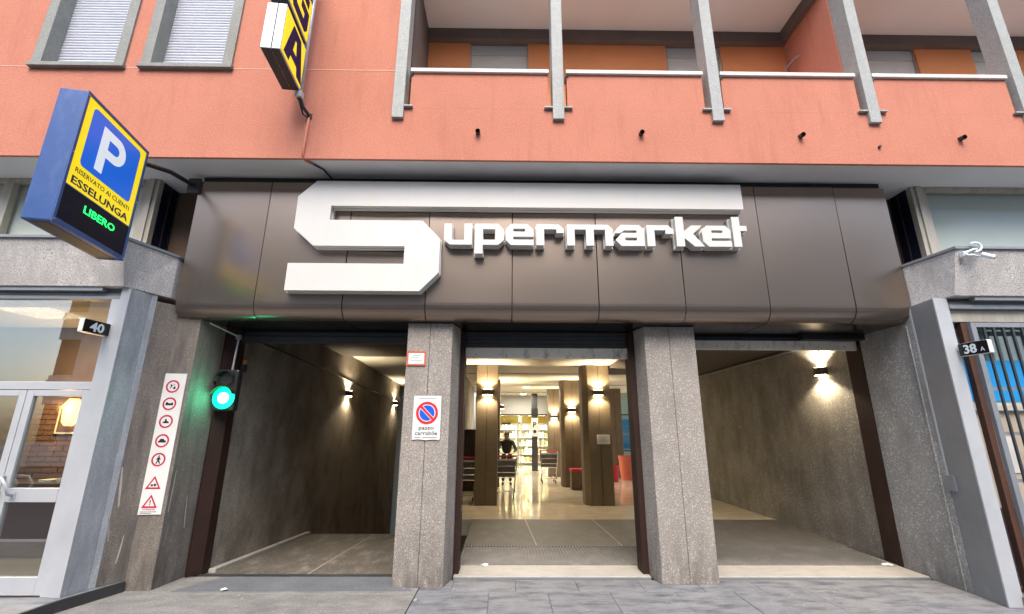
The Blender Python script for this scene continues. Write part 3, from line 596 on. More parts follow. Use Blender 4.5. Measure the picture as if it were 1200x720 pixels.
lb(-10, -6.755, 5.10, 5.17, .1, 2.105, 'jamb')
struct('shop_step', MB().prism([(-10, 4.3), (-4.40, 4.3), (-4.325, 4.98), (-4.128, 5.6), (-4.6, 5.65), (-4.6, 9), (-10, 9)], -.1, .098), M['slab2'])
MB().prism([(-4.398, 4.3), (-4.365, 4.3), (-4.288, 4.98), (-4.118, 5.59), (-4.127, 5.6), (-4.3245, 4.98)], -.1, .104).build('step_edging', M['darkgrey'], bpy.data.objects['shop_step'], .004)
# interior of the left shop
IN = thing('shop_interior_wall', (-6, 7.4, .1), 'dark brick back wall with framed pictures behind the glass door at number 40', 'wall')
MB().box(-10, -4.63, 7.4, 7.5, .1, 3.3).build('wall', M['shopwall'], IN)
z = .9; row = 0; br = None; mats = [M['brick'], M['shopwall']]
bm_ = []
for row in range(16):
    x = -8.0 + (.12 if row % 2 else 0)
    while x < -4.9:
        if x > -7.8:
            if br is None or row % 3 == 0 and rr.random() < .0: pass
            if not bm_:
                o = MB().box(0, .23, 0, .03, 0, .068).build('brick', M['brick'], IN); bm_.append(o); o.location = (x, 7.372, z); o.matrix_parent_inverse = IN.matrix_basis.inverted()
            else:
                o = bm_[0].copy(); COL.objects.link(o); o.location = (x, 7.372 + rr.uniform(-.006, .006), z)
        x += .245
    z += .078
MB().box(-8, -4.9, 7.3, 7.36, .1, .86).build('wainscot', M['maroon'], IN)
for x, z0, wd, h in ((-6.95, 1.62, .34, .42), (-6.45, 1.3, .26, .3), (-5.75, 1.75, .5, .34), (-5.3, 1.35, .3, .36)):
    f = MB().box(x, x + wd, 7.335, 7.36, z0, z0 + h).build('picture_frame', M['blindpale'], IN); MB().box(x + .03, x + wd - .03, 7.33, 7.334, z0 + .03, z0 + h - .03).build('picture', M['shopwall'], f)
struct('shop_floor', MB().box(-9.9, -4.63, 5.2, 7.4, .099, .104), M['tilefloor'])
struct('shop_ceiling', MB().box(-10, -4.63, 5.2, 7.5, 3.3, 3.35), M['blindpale'])
tag(MB().box(-4.63, -4.6, 6.62, 7.5, .1, 3.3).build('shop_side_wall', M['shopwall']), 'brown inner side wall of the shop at number 40', 'wall')
ct = thing('shop_counter', (-5.5, 6.6, .1), 'dark maroon counter with papers inside the shop at number 40', 'counter')
MB().box(-6.9, -5.1, 6.5, 6.9, .104, .95).build('body', M['maroon'], ct, .01); MB().box(-6.95, -5.05, 6.45, 6.95, .951, 1.0).build('top', M['wood_dark'], ct, .006)
for k in range(5):
    MB().box(-6.3 + k * .22, -6.12 + k * .22, 6.6 + .03 * (k % 2), 6.8, 1.001, 1.03 + .02 * k).build('papers', M['blindpale'], ct)
LX = -6.70
wl = thing('wall_lamp', (LX, 7.3, 1.9), 'glowing orange wall lamp on the brick wall inside the shop at number 40', 'lamp')
MB().lathe([(.05, -.16), (.09, -.1), (.11, .14), (.06, .24)], 14, (LX, 7.27, 1.9)).build('lamp_shade', emit('amber_shade', (1, .36, .05), 9), wl, smooth=True)
MB().box(LX - .03, LX + .03, 7.3, 7.37, 1.84, 1.96).build('bracket', M['sconce'], wl)
lamp('shop_lamp', 'POINT', (LX + .1, 7.0, 2.0), 25, (1, .55, .22), wl, shadow_soft_size=.08)
lamp('shop_fill_light', 'AREA', (-6.6, 6.3, 3.28), 40, (1, .75, .5), wl, size=.8)  # unseen overhead light added to brighten the shop interior

# ================================================================ RIGHT SHOPFRONT
RS = thing('barred_shopfront', (6, 5.2, 0), 'shopfront at number 38 with grey bars and a bright blue band behind glass', 'shopfront')
def rb(x0, x1, y0, y1, z0, z1, nm, m, par=None, bev=.004): return MB().box(x0, x1, y0, y1, z0, z1).build(nm, M[m], par or RS, bev)
MB().prism([(5.052, 5.15), (5.20, 5.15), (5.20, 5.52), (5.094, 5.52)], 0, 3.23).build('pilaster', M['alu_dull'], RS, .004)
rb(5.05, 5.215, 5.128, 5.149, 0, 3.23, 'pilaster_front', 'alu')
MB().prism([(5.086, 5.50), (5.093, 5.50), (5.095, 5.524), (5.086, 5.524)], 1.1, 3.2).build('trim_strip', M['alu'], RS)
rb(5.066, 5.0915, 5.42, 5.525, 1.05, 1.22, 'latch_plate', 'alu_dull')
for z0, z1, y0 in ((3.10, 3.15, 5.11), (3.152, 3.19, 5.14), (2.955, 3.098, 5.17)): rb(5.216, 10, y0, 5.24, z0, z1, 'head_profile', 'frame_beige' if z0 < 3 else 'alu_dull')
rb(5.355, 5.425, 5.18, 5.25, 0, 2.954, 'brown_post', 'rust')
GR = rb(5.427, 5.487, 5.135, 5.185, .12, 2.94, 'grille', 'alu_dull')
rb(5.488, 10, 5.135, 5.185, 2.885, 2.94, 'top_bar', 'alu_dull', GR)
for z0 in (.2, 1.18, 1.67, 2.16): rb(5.488, 10, 5.155, 5.167, z0, z0 + .035, 'rail', 'alu_dull', GR, 0)
x = 5.575
b0 = None
while x < 8.2:
    if b0 is None: b0 = MB().box(-.011, .011, -.011, .011, 0, 2.68).build('bar', M['darkgrey'], GR, 0); b0.location = (x, 5.143, .204); b0.matrix_parent_inverse = GR.matrix_world.inverted(); b0.parent = GR
    else:
        o = b0.copy(); COL.objects.link(o); o.location = (x, 5.143, .204)
    x += .112
rb(5.216, 10, 5.39, 5.396, 2.535, 2.954, 'pane', 'glass', None, 0)
rb(5.216, 10, 5.40, 5.42, 2.05, 2.53, 'blue_band', 'bandblue', None, 0)
rb(5.216, 10, 5.41, 5.42, 1.95, 2.049, 'white_strip', 'blindpale', None, 0)
rb(5.21, 10, 5.46, 5.5, .88, 1.949, 'cream_panel', 'cream', None, 0); rb(5.21, 10, 5.46, 5.5, .0, .879, 'plinth_panel', 'darkgrey', None, 0)
rb(5.21, 10, 5.52, 5.54, 2.531, 3.2, 'upper_panel', 'blindgrey', None, 0)
rb(5.20, 10, 5.10, 5.46, -.05, .10, 'sill', 'conc')
for k, (dx, z0) in enumerate(((.0, 1.75), (.42, 1.4), (.9, 1.66))):
    rb(5.62 + dx, 5.9 + dx, 5.45, 5.459, z0 - .5, z0 - .1, 'poster', 'paper', None, 0)

# house number lightboxes
def number_plate(loc, ux, s, small, label, sx):
    t = thing('house_number_plate', loc, label, 'number plate', 'house number lightboxes')
    fr = frame(loc, ux, (0, 0, 1)); W, H, T = .30, .145, .06
    MB().box(0, W, 0, H, -T, 0).build('box', M['paper'], t, .008, mx=fr)
    art('face', rrect(.003, .003, W - .003, H - .003, .012), fr, M['plate'], t, .001, .005)
    text('numeral', s, fr, W * .5 - (.03 if small else 0), .025, .135, M['pwhite'], t, .007, .16 if not small else .13, .004, 'CENTER')
    if small: text('numeral', small, fr, W * .80, .03, .06, M['pwhite'], t, .007, None, .001, 'CENTER')
    MB().tube([fr @ Vector((sx, .075, -T / 2)), fr @ Vector((sx + (.05 if sx > .1 else -.05), .075, -T / 2))], .022, 10).build('bracket', M['alu'], t)
    return t
number_plate((-4.53, 4.80, 2.70), (.10, 1, 0), '40', None, 'white sided black number plate reading 40 beside the glass door', .30)
number_plate((5.175, 5.10, 2.53), (.12, -1, 0), '38', 'A', 'black number plate reading 38 on the right metal pilaster', 0)

# ================================================================ PARKING SIGN
PK = thing('parking_sign', (-4.0, 3.69, 3.45), 'blue lightbox parking sign with a white P on yellow, hanging at the left', 'sign')
ud = Vector((-.185, .983, 0)); fr = frame((-4.0, 3.69, 3.455), ud, (0, 0, 1)); W, H = 1.02, 1.35
MB().box(0, W, 0, H, -.23, -.0).build('case', M['box_blue'], PK, .012, mx=fr)
art('case_edge', rect(.0, .0, W, H), fr, M['box_blue'], PK, .0005, .012, [rect(.03, .05, W - .03, H - .03)])
art('front_groove', rect(.001, .03, .004, H - .03), frame((-4.0, 3.69, 3.455), ud, (0, 0, 1)), M['case_dark'], PK, -.16, -.15)
MB().box(.04, W - .04, -.004, -.0005, -.19, -.04).build('bottom_panel', M['case_dark'], PK, mx=fr)
art('yellow_face', rect(.032, .395, W - .032, H - .032), fr, M['yellow'], PK, .001, .004)
art('display', rect(.032, .052, W - .032, .385), fr, M['led_panel'], PK, .001, .005)
art('display_frame', rect(.03, .385, W - .03, .395), fr, M['box_blue'], PK, .001, .009)
art('blue_square', rrect(.125, .635, W - .12, H - .085, .05), fr, M['pblue_lit'], PK, .0045, .006)
bo = [(.30, .70), (.41, .70), (.41, .885), (.53, .885)] + [(.53 + .155 * math.cos(a), 1.03 + .145 * math.sin(a)) for a in [math.radians(-90 + 180 * k / 16) for k in range(1, 16)]] + [(.53, 1.175), (.30, 1.175)]
bh = [(.41, .975), (.52, .975)] + [(.52 + .062 * math.cos(a), 1.03 + .055 * math.sin(a)) for a in [math.radians(-90 + 180 * k / 10) for k in range(1, 10)]] + [(.52, 1.085), (.41, 1.085)]
art('letter', bo, fr, M['pwhite_lit'], PK, .0065, .008, [bh])
text('lettering', 'RISERVATO AI CLIENTI', fr, .10, .55, .068, M['navy'], PK, .006, W - .2)
text('lettering', 'ESSELUNGA', fr, .085, .43, .105, M['navy'], PK, .006, W - .17, .002)
text('lettering', 'LIBERO', fr, .32, .235, .105, M['led_green'], PK, .007, .46, .0015)
for u0, v0 in ((.016, .03), (.016, 1.31), (1.004, .03), (1.004, 1.31), (.016, .7), (1.004, .7)): art('screw', circ(u0, v0, .008, 8), fr, M['alu'], PK, .0125, .016)
ARM = MB().tube([fr @ Vector((W - .02, 1.22, -.11)), Vector((-4.22, 5.1, 4.80)), Vector((-4.18, 5.50, 4.83))], .028, 10)
ARM.build('arm', M['black'], PK)
MB().box(-4.26, -4.10, 5.47, 5.499, 4.72, 4.93).build('wall_bracket', M['darkgrey'], PK)
MB().tube([fr @ Vector((W - .02, .5, -.11)), fr @ Vector((W + .05, .5, -.11))], .045, 12).build('knob', M['darkgrey'], PK)

# ================================================================ YELLOW VERTICAL SIGN
YS = thing('yellow_box_sign', (-2.55, 4.17, 5.8), 'yellow lightbox sign of stacked letters G and A projecting from the pink wall', 'sign')
def ybox(z0, h, glyphs):
    fr = frame((-2.55, 4.17, z0), (-.095, .995, 0), (0, 0, 1)); W = .66
    b = MB().box(0, W, 0, h, -.215, 0).build('letter_box', M['case_grey'], YS, .006, mx=fr)
    MB().box(.012, W - .012, -.006, -.0005, -.205, -.105).build('bottom_panel', M['case_dark'], b, mx=fr); MB().box(.012, W - .012, -.006, -.0005, -.098, -.012).build('bottom_panel', M['case_dark'], b, mx=fr)
    MB().box(-.008, -.0005, .012, h - .012, -.10, -.09).build('seam', M['case_dark'], b, mx=fr)
    art('yellow_face', rect(.018, .018, W - .018, h - .018), fr, M['yellow'], b, .001, .004)
    sc_ = lambda P_: [((u - .33) * 1.17 + .33, (v - .305) * 1.2 + .315) for u, v in P_]
    for o, hs in glyphs: o = sc_(o); hs = [sc_(h) for h in hs]; art('letter', o, fr, M['navy'], b, .0045, .006, hs)
A_ = ([(.11, .09), (.24, .09), (.265, .175), (.43, .175), (.46, .09), (.60, .09), (.46, .52), (.25, .52)], [[(.30, .27), (.395, .27), (.365, .41), (.33, .41)]])
G_ = ([(.16, .52), (.52, .52), (.52, .41), (.23, .41), (.22, .40), (.22, .21), (.23, .20), (.43, .20), (.43, .27), (.33, .27), (.33, .37), (.55, .37), (.55, .16), (.49, .09), (.16, .09), (.10, .16), (.10, .45)], [])
ybox(5.79, .63, [A_]); ybox(6.50, .63, [G_]); ybox(7.21, .63, [([(.13, .09), (.25, .09), (.25, .36), (.42, .09), (.54, .09), (.54, .52), (.42, .52), (.42, .26), (.25, .52), (.13, .52)], [])])
MB().tube([(-2.625, 4.86, 5.70), (-2.625, 4.86, 8.2)], .028, 10).build('pole', M['case_grey'], YS, smooth=True)
MB().tube([(-2.625, 4.86, 5.73), (-2.60, 4.93, 5.64), (-2.57, 5.06, 5.60)], .022, 8).build('bracket', M['darkgrey'], YS)
MB().tube([(-2.64, 4.86, 5.73), (-2.615, 4.98, 5.57), (-2.555, 5.05, 5.55)], .012, 8).build('cable', M['black'], YS)
MB().box(-2.66, -2.58, 4.80, 4.87, 5.70, 5.78).build('clamp', M['alu'], YS)
MB().box(-2.60, -2.535, 5.045, 5.059, 5.56, 5.63).build('wall_plate', M['darkgrey'], YS)

# ================================================================ SIGNS ON THE PILLAR AND THE LEFT WALL
NP = thing('no_parking_sign', (-.97, 5.725, 1.58), 'white no parking sign reading passo carrabile on the left pillar', 'sign')
fr = frame((-1.138, 5.722, 1.585), (1, 0, 0), (0, 0, 1)); W, H = .335, .52
art('sheet', [(0, 0), (.08, .006), (.16, -.004), (.25, .003), (W, 0), (W, H), (0, H)], fr, M['paper'], NP, 0, .006)
art('ring', circ(W / 2, .315, .135), fr, M['red'], NP, .0065, .008, [circ(W / 2, .315, .103)])
c = Vector((W / 2, .315)); R0 = .092
for sgn in (1, -1):
    a0 = 45 if sgn > 0 else 225; cut = math.degrees(math.asin(.022 / R0))
    pts = [(c.x + R0 * math.cos(math.radians(a)), c.y + R0 * math.sin(math.radians(a))) for a in [a0 - 90 + cut + (180 - 2 * cut) * k / 18 for k in range(19)]]
    art('blue_half', pts, fr, M['pblue'], NP, .0065, .008)
dq = .0105
art('bar', [(c.x - .073 - dq, c.y + .073 - dq), (c.x + .073 - dq, c.y - .073 - dq), (c.x + .073 + dq, c.y - .073 + dq), (c.x - .073 + dq, c.y + .073 + dq)], fr, M['red'], NP, .0065, .0078)
text('lettering', 'passo', fr, W / 2, .118, .07, M['ink'], NP, .008, .18, 0, 'CENTER')
text('lettering', 'carrabile', fr, W / 2, .055, .07, M['ink'], NP, .008, .27, 0, 'CENTER')
art('small_print', rect(.03, .022, .10, .032), fr, M['grey_ink'], NP, .0065, .0075); art('small_print', rect(.125, .02, .30, .031), fr, M['grey_ink'], NP, .0065, .0075)
art('small_print', rect(.06, .487, .28, .494), fr, M['grey_ink'], NP, .0065, .0075)
RN = thing('framed_notice', (-1.14, 5.72, 2.48), 'small white notice in an orange red frame high on the left pillar', 'notice')
fr = frame((-1.258, 5.722, 2.48), (1, 0, 0), (0, 0, 1)); W, H = .235, .178
art('sheet', rect(0, 0, W, H), fr, M['paper'], RN, 0, .005)
art('notice_frame', rect(0, 0, W, H), fr, mat('orange_red_frame', (.60, .10, .04), .5), RN, .0055, .009, [rect(.018, .018, W - .018, H - .018)])
for k, (a, b) in enumerate(((.08, .17), (.05, .15), (.05, .19))): art('print_line', rect(a, .125 - k * .032, b, .131 - k * .032), fr, M['grey_ink'], RN, .0055, .007)

PS = thing('prohibition_sign_strip', (-4.03, 5.61, .78), 'tall white strip of five red prohibition rings and two warning triangles on the concrete wall', 'sign')
fr = frame((-4.172, 5.606, .765), (.995, .10, 0), (0, 0, 1)); W, H = .272, 1.585
art('sheet', rect(0, 0, W, H), fr, M['paper'], PS, 0, .008)
cu = W / 2
for k, v in enumerate((1.43, 1.225, 1.02, .80, .59)):
    g = art('ring', circ(cu, v, .076, 24), fr, M['crimson'], PS, .0085, .010, [circ(cu, v, .058, 24)])
    I = lambda pts: art('pictogram', pts, fr, M['ink'], g, .0085, .0095)
    if k == 0:
        I([(cu - .03, v + .035), (cu + .0, v + .01), (cu - .03, v - .035), (cu - .022, v)]); I(circ(cu + .012, v + .02, .007, 8)); I([(cu + .005, v - .03), (cu + .035, v - .03), (cu + .03, v + .005), (cu + .012, v - .005)])
    elif k == 1: I([(cu - .042, v - .018), (cu + .042, v - .018), (cu + .042, v + .006), (cu + .028, v + .020), (cu + .02, v + .006), (cu - .012, v + .006), (cu - .02, v + .02), (cu - .042, v + .012)])
    elif k == 2: I([(cu - .035, v - .02), (cu + .035, v - .02), (cu + .028, v), (cu + .008, v + .004), (cu + .004, v + .028), (cu - .012, v + .028), (cu - .014, v), (cu - .03, v - .004)])
    elif k == 3: I([(cu - .042, v - .02), (cu + .042, v - .02), (cu + .042, v + .002), (cu + .026, v + .004), (cu + .012, v + .022), (cu - .022, v + .022), (cu - .03, v + .002), (cu - .042, v)])
    else:
        I(circ(cu, v + .038, .009, 10)); I([(cu - .010, v + .026), (cu + .010, v + .026), (cu + .024, v), (cu + .017, v - .003), (cu + .010, v + .010), (cu + .012, v - .012), (cu + .026, v - .044), (cu + .014, v - .046), (cu, v - .018), (cu - .014, v - .046), (cu - .026, v - .042), (cu - .010, v - .010), (cu - .012, v + .006), (cu - .022, v - .008), (cu - .026, v - .003)])
for k, v in enumerate((.325, .125)):
    tri = lambda r: [(cu, v + r), (cu - r * .94, v - r * .62), (cu + r * .94, v - r * .62)]
    g = art('triangle', tri(.088), fr, M['crimson'], PS, .0085, .010, [tri(.058)])
    if k: art('pictogram', [(cu - .006, v + .028), (cu + .006, v + .028), (cu + .004, v - .008), (cu - .004, v - .008)], fr, M['ink'], g, .0085, .0095); art('pictogram', circ(cu, v - .019, .006, 8), fr, M['ink'], g, .0085, .0095)
    else: art('pictogram', rect(cu - .028, v - .024, cu - .004, v - .004), fr, M['ink'], g, .0085, .0095); art('pictogram', rect(cu + .004, v - .024, cu + .028, v + .002), fr, M['ink'], g, .0085, .0095)
text('lettering', 'ATTENZIONE', fr, cu, .048, .02, M['crimson'], PS, .0095, .13, 0, 'CENTER')
art('small_print', rect(.05, .026, .22, .034), fr, M['grey_ink'], PS, .0085, .0095); art('small_print', rect(.05, .010, .17, .018), fr, M['grey_ink'], PS, .0085, .0095)

# ================================================================ TRAFFIC LIGHT
TL = thing('traffic_light', (-3.72, 6.02, 1.95), 'two lamp traffic light glowing green beside the garage ramp', 'traffic light')
MB().box(-3.86, -3.575, 5.98, 6.10, 1.92, 2.45).build('housing', M['black'], TL, .025)
lensm = lambda z: frame((-3.715, 5.978, z), (1, 0, 0), (0, 0, 1))
art('red_lens', circ(0, 0, .085, 28), lensm(2.325), mat('unlit_lens', (.035, .03, .03), .12), TL, 0, .008)
g = art('green_lens_halo', circ(0, 0, .140, 32), lensm(2.085), M['tl_green'], TL, 0, .008)  # lens drawn oversized so its green ring stands in for the lamp's halo
art('lamp_core', circ(0, 0, .066, 28), lensm(2.085), M['tl_core'], g, .0085, .016)
for z in (2.325, 2.085):
    v = MB(); n = 14
    for k in range(n):
        a0 = math.radians(20 + 140 * k / n); a1 = math.radians(20 + 140 * (k + 1) / n); r = .10 if z > 2.2 else .143; r2 = r + .006
        p = lambda a, rr_, y: (-3.715 + rr_ * math.cos(a), y, z + rr_ * math.sin(a))
        v.hexa([p(a0, r, 5.975), p(a1, r, 5.975), p(a1, r, 5.90), p(a0, r, 5.90), p(a0, r2, 5.975), p(a1, r2, 5.975), p(a1, r2, 5.90), p(a0, r2, 5.90)])
    v.build('visor', M['black'], TL)
for z in (2.10, 2.30): MB().box(-3.93, -3.862, 6.02, 6.08, z, z + .06).build('bracket', M['darkgrey'], TL)
MB().tube([(-3.70, 6.04, 2.45), (-3.69, 6.05, 2.86), (-3.70, 6.05, 2.90)], .012).tube([(-3.70, 6.05, 2.90), (-3.865, 5.68, 3.0)], .010).build('conduit', M['alu'], TL)
MB().box(-3.72, -3.66, 6.03, 6.07, 2.86, 2.92).build('junction_box', M['alu_dull'], TL)
lamp('green_light', 'POINT', (-3.715, 5.86, 2.085), 2, (.05, 1, .5), TL, shadow_soft_size=.08)
TL.location.x += .09
BC = thing('warning_beacon', (-3.6, 6.3, 2.5), 'small dark beacon with an amber cap above the traffic light', 'beacon')
MB().box(-3.665, -3.60, 6.30, 6.36, 2.46, 2.56).build('base', M['black'], BC, .005); MB().lathe([(.03, 0), (.032, .06), (.02, .085)], 14, (-3.632, 6.33, 2.561)).build('amber_cap', mat('amber_plastic', (.35, .12, .02), .3), BC)

# ================================================================ CCTV CAMERA
CC = thing('security_camera', (5.55, 4.8, 3.7), 'white security camera with a looped cable fixed to the right ledge', 'camera')
fr = frame((5.235, 4.84, 3.615), (1, 0, 0), (0, 0, 1)) @ Matrix.Diagonal((.72, .72, .72, 1))
q = lambda u, v, n=0: fr @ Vector((u, v, n))
MB().tube([q(.17, .255, 0), q(.21, .275, .02), q(.26, .27, .03), q(.30, .235, .03), q(.31, .19, .03), q(.28, .15, .03), q(.23, .125, .03), q(.19, .11, .03)], .013, 10).build('cable', M['pwhite'], CC, smooth=True)
MB().tube([q(.26, .175, .0), q(.20, .17, .0), q(.12, .14, .0), q(.06, .115, .0), q(.055, .08, .0), q(.10, .07, .0), q(.18, .075, .0), q(.25, .05, .0)], .013, 10).build('bracket', M['pwhite'], CC, smooth=True)
cb = MB().tube([q(.24, .065, .06), q(.35, -.02, .14)], .027, 14).build('body', M['pwhite'], CC)
MB().tube([q(.35, -.02, .14), q(.357, -.026, .146)], .022, 14).build('lens', M['black'], cb)
MB().box(5.26, 5.31, 4.84, 4.90, 3.655, 3.72).build('base_plate', M['pwhite'], CC, .006)

# ================================================================ LOBBY: COLUMNS AND WALL LAMPS
WARM = (1, .81, .55)
def sconce(loc, nrm, label, power=28, group='up and down wall lamps'):
    t = thing('wall_lamp', loc, label, 'wall lamp', group)
    n = Vector(nrm); c = Vector(loc) + n * .085; sd_ = n.cross(Vector((0, 0, 1))); r_ = .135
    arc = [(Vector(loc) + sd_ * r_ * math.cos(math.radians(a)) + n * (.012 + r_ * .85 * math.sin(math.radians(a)))) for a in range(0, 181, 15)]
    pl = [(q.x, q.y) for q in arc]
    MB().prism(pl, loc[2] - .06, loc[2] + .06).build('lamp_shade', M['sconce'], t)
    inn = [(v.x, v.y) for v in [Vector(loc) + n * .012 + (q - Vector(loc) - n * .012) * .82 + n * .006 for q in arc]]
    MB().prism(inn, loc[2] + .0605, loc[2] + .064).build('upper_glow', M['lampglow'], t); MB().prism(inn, loc[2] - .064, loc[2] - .0605).build('lower_glow', M['lampglow'], t)
    b = Vector(loc); MB().tube([b - n * .002, b + n * .014], .05, 12).build('mount', M['sconce'], t)
    for s in (1, -1):
        lamp('beam', 'SPOT', c + Vector((0, 0, s * .085)), power * (1 if s < 0 else 1.3), WARM, t, (0, 0, s), spot_size=math.radians(138), spot_blend=.35, shadow_soft_size=.035)
    return t
def column(x0, x1, y0, y1, label, ch=0):
    pl = [(x0, y0 + ch * 1.6), (x0 + ch, y0), (x1, y0), (x1, y1), (x0, y1)] if ch else [(x0, y0), (x1, y0), (x1, y1), (x0, y1)]
    t = thing('lobby_column', ((x0 + x1) / 2, (y0 + y1) / 2, .08), label, 'column', 'stone columns inside the lobby')
    xm = (x0 + x1) / 2 + ch / 2
    a = [p for p in pl if p[0] < xm] ; b = [p for p in pl if p[0] >= xm]
    MB().prism(a[:-1] + [(xm - .005, y0), (xm - .005, y1), a[-1]] if True else a, .08, 3.218).build('stone_half', M['pillar_in'], t, .006)
    MB().prism([(xm + .005, y0), (x1, y0), (x1, y1), (xm + .005, y1)], .08, 3.218).build('stone_half', M['pillar_in'], t, .006)
    MB().box(xm - .006, xm + .006, y0 + .02, y1 - .02, .08, 3.21).build('groove', M['ink'], t)
    return t
column(-.715, -.205, 10.9, 11.45, 'lobby column with a wall lamp and trolleys on both sides, left of the passage')
sconce((-.45, 10.9, 2.56), (0, -1, 0), 'wall lamp on the left front lobby column')
column(1.80, 2.435, 10.9, 11.45, 'lobby column with a wall lamp and a white paper notice, right of the passage', .11)
sconce((2.16, 10.9, 2.56), (0, -1, 0), 'wall lamp on the lobby column with the paper notice')
column(1.68, 2.25, 14.3, 14.85, 'lobby column with a wall lamp behind a box with a red lid', .09)
sconce((2.0, 14.3, 2.30), (0, -1, 0), 'wall lamp on the lobby column behind the red lidded box')
column(1.55, 1.98, 17.4, 17.8, 'slim far lobby column beside the trolley row on the right')
sconce((1.77, 17.4, 2.2), (0, -1, 0), 'wall lamp on the slim far lobby column')
column(3.75, 4.25, 17.2, 17.7, 'grey far lobby column in daylight beside the orange planter')
column(-.70, -.20, 14.3, 14.85, 'lobby column hidden behind the left front one')
sconce((-.2, 14.55, 2.4), (1, 0, 0), 'added wall lamp on the side of the hidden lobby column')  # unseen lamp added to lift the light in the lobby
sconce((-3.68, 10.7, 2.50), (1, 0, 0), 'first wall lamp on the garage ramp wall', 20)
sconce((-3.68, 15.2, 2.53), (1, 0, 0), 'far wall lamp at the end of the garage ramp wall', 20)
sconce((5.13, 7.36, 2.64), (-1, 0, 0), 'bright wall lamp on the wall of the right bay', 50)
nt_ = thing('paper_notice', (2.2, 10.89, 1.45), 'white paper notice on the lobby column right of the passage', 'notice')
fr = frame((2.09, 10.896, 1.40), (1, 0, 0), (0, 0, 1)); art('sheet', rect(0, 0, .30, .21), fr, M['paper'], nt_, 0, .004)
for k in range(5): art('print_line', rect(.03, .165 - k * .03, .27 - .03 * (k % 3), .171 - k * .03), fr, M['grey_ink'], nt_, .0045, .006)
# unseen wall lamp added to light the hidden part of the lobby
sconce((5.5, 10.9, 2.5), (1, 0, 0), 'added wall lamp on the lobby side of the bay wall', 22)
# ceiling lamps added to brighten the lobby (recessed)
for k, (x, y) in enumerate(((.7, 16.4), (.7, 19.6), (3.6, 18.6))):
    t = thing('added_ceiling_lamp', (x, y, 3.2), 'added flush round lobby ceiling lamp, number %d from the entrance along the passage' % (k + 1) if False else ('added flush ceiling lamp above the middle of the passage', 'added flush ceiling lamp just before the shop doors', 'added flush ceiling lamp near the glazed screen')[k], 'ceiling lamp', 'added flush lobby ceiling lamps')
    MB().lathe([(.14, -.02), (.15, .018)], 20, (x, y, 3.2)).build('rim', M['alu'], t); MB().lathe([(.12, -.024), (.12, -.0205)], 20, (x, y, 3.2)).build('diffuser', M['lampglow'], t)
    lamp('glow', 'AREA', (x, y, 3.165), 36, (1, .90, .74), t, shape='DISK', size=.3)

# ================================================================ SHOP AT THE BACK OF THE LOBBY
SF = thing('shop_entrance', (1, 21, .08), 'lit glass shop entrance at the far end of the lobby', 'shopfront')
def sb(x0, x1, y0, y1, z0, z1, nm, m, par=None): return MB().box(x0, x1, y0, y1, z0, z1).build(nm, M[m] if isinstance(m, str) else m, par or SF)
sb(-1.3, 8, 21, 21.3, 2.40, 3.219, 'fascia', 'storegrey'); sb(-1.3, 8, 20.97, 20.999, 2.34, 2.40, 'head_bar', 'wood_dark')
sb(-1.3, 3.3, 20.98, 21.02, 1.93, 2.0, 'transom', 'frame_beige')
for x in (-1.28, -.75, .62, 1.25, 2.0, 3.3): sb(x, x + .06, 20.985, 21.015, .08, 2.339, 'mullion', 'frame_beige')
for a, b in ((-1.2, -.76), (-.68, .61), (.69, 1.24), (1.32, 1.99), (2.07, 3.29)): sb(a, b, 20.998, 21.003, .09, 2.33, 'pane', 'glass')
dr = sb(-.12, -.06, 20.95, 20.979, .09, 1.925, 'sliding_door', 'frame_beige'); sb(-.66, -.60, 20.95, 20.979, .09, 1.925, 'stile', 'frame_beige', dr); sb(.5, .56, 20.95, 20.979, .09, 1.925, 'stile', 'frame_beige', dr)
sb(-.2, .2, 20.9, 20.949, 1.96, 2.03, 'door_sensor', 'black')
yb = mat('yellow_poster', (.75, .50, .07), .5, var=(.65, .3, .04), vscale=3)
for a, b in ((-1.2, -.78), (-.6, .55), (.70, 1.22), (1.35, 1.95)): sb(a, b, 21.02, 21.03, 2.01, 2.33, 'transom_poster', yb)
# shelves with goods
def shelf(x0, x1, y, label, seed):
    t = thing('shop_shelf', ((x0 + x1) / 2, y, .08), label, 'shelf', 'goods shelves in the shop')
    MB().box(x0, x1, y + .3, y + .34, .08, 2.3).build('back_panel', M['blindpale'], t)
    r = random.Random(seed); gm = MB()
    for z in (.2, .58, .96, 1.34, 1.72, 2.1):
        MB().box(x0, x1, y, y + .3, z, z + .025).build('board', M['paper'], t)
        x = x0 + .02
        while x < x1 - .1:
            wd = r.uniform(.06, .16); h = r.uniform(.14, .3); gm.cur = r.randrange(len(PROD)); gm.box(x, x + wd, y + r.uniform(0, .05), y + .28, z + .026, z + .026 + h); x += wd + r.choice((.005, .01, .05))
    tag(gm.build('goods', PROD, t), kind='stuff')
shelf(-1.25, .5, 22.6, 'goods shelf behind the shop doors, left of the passage', 1); shelf(.52, 2.0, 22.9, 'goods shelf behind the shop doors, right of the first one', 2); shelf(2.1, 3.6, 22.5, 'goods shelf at the right of the shop entrance', 3)
struct('shop_ceiling', MB().box(-1.3, 8, 21.301, 24, 2.9, 3.0), M['paper'])
tag(MB().box(-1.6, 12, 24, 24.2, -.2, 3.4).build('shop_back_wall', M['blindpale']), 'pale back wall of the lit shop', 'wall')
lt = thing('shop_light_strip', (1, 22, 2.9), 'bright ceiling light strip inside the far shop', 'light')
MB().box(-1.1, 3.6, 21.75, 21.85, 2.85, 2.899).build('tube_light', M['lampglow'], lt)
lamp('strip_glow', 'AREA', (1.2, 21.8, 2.84), 190, (1, .93, .80), lt, shape='RECTANGLE', size=4.6, size_y=.3)
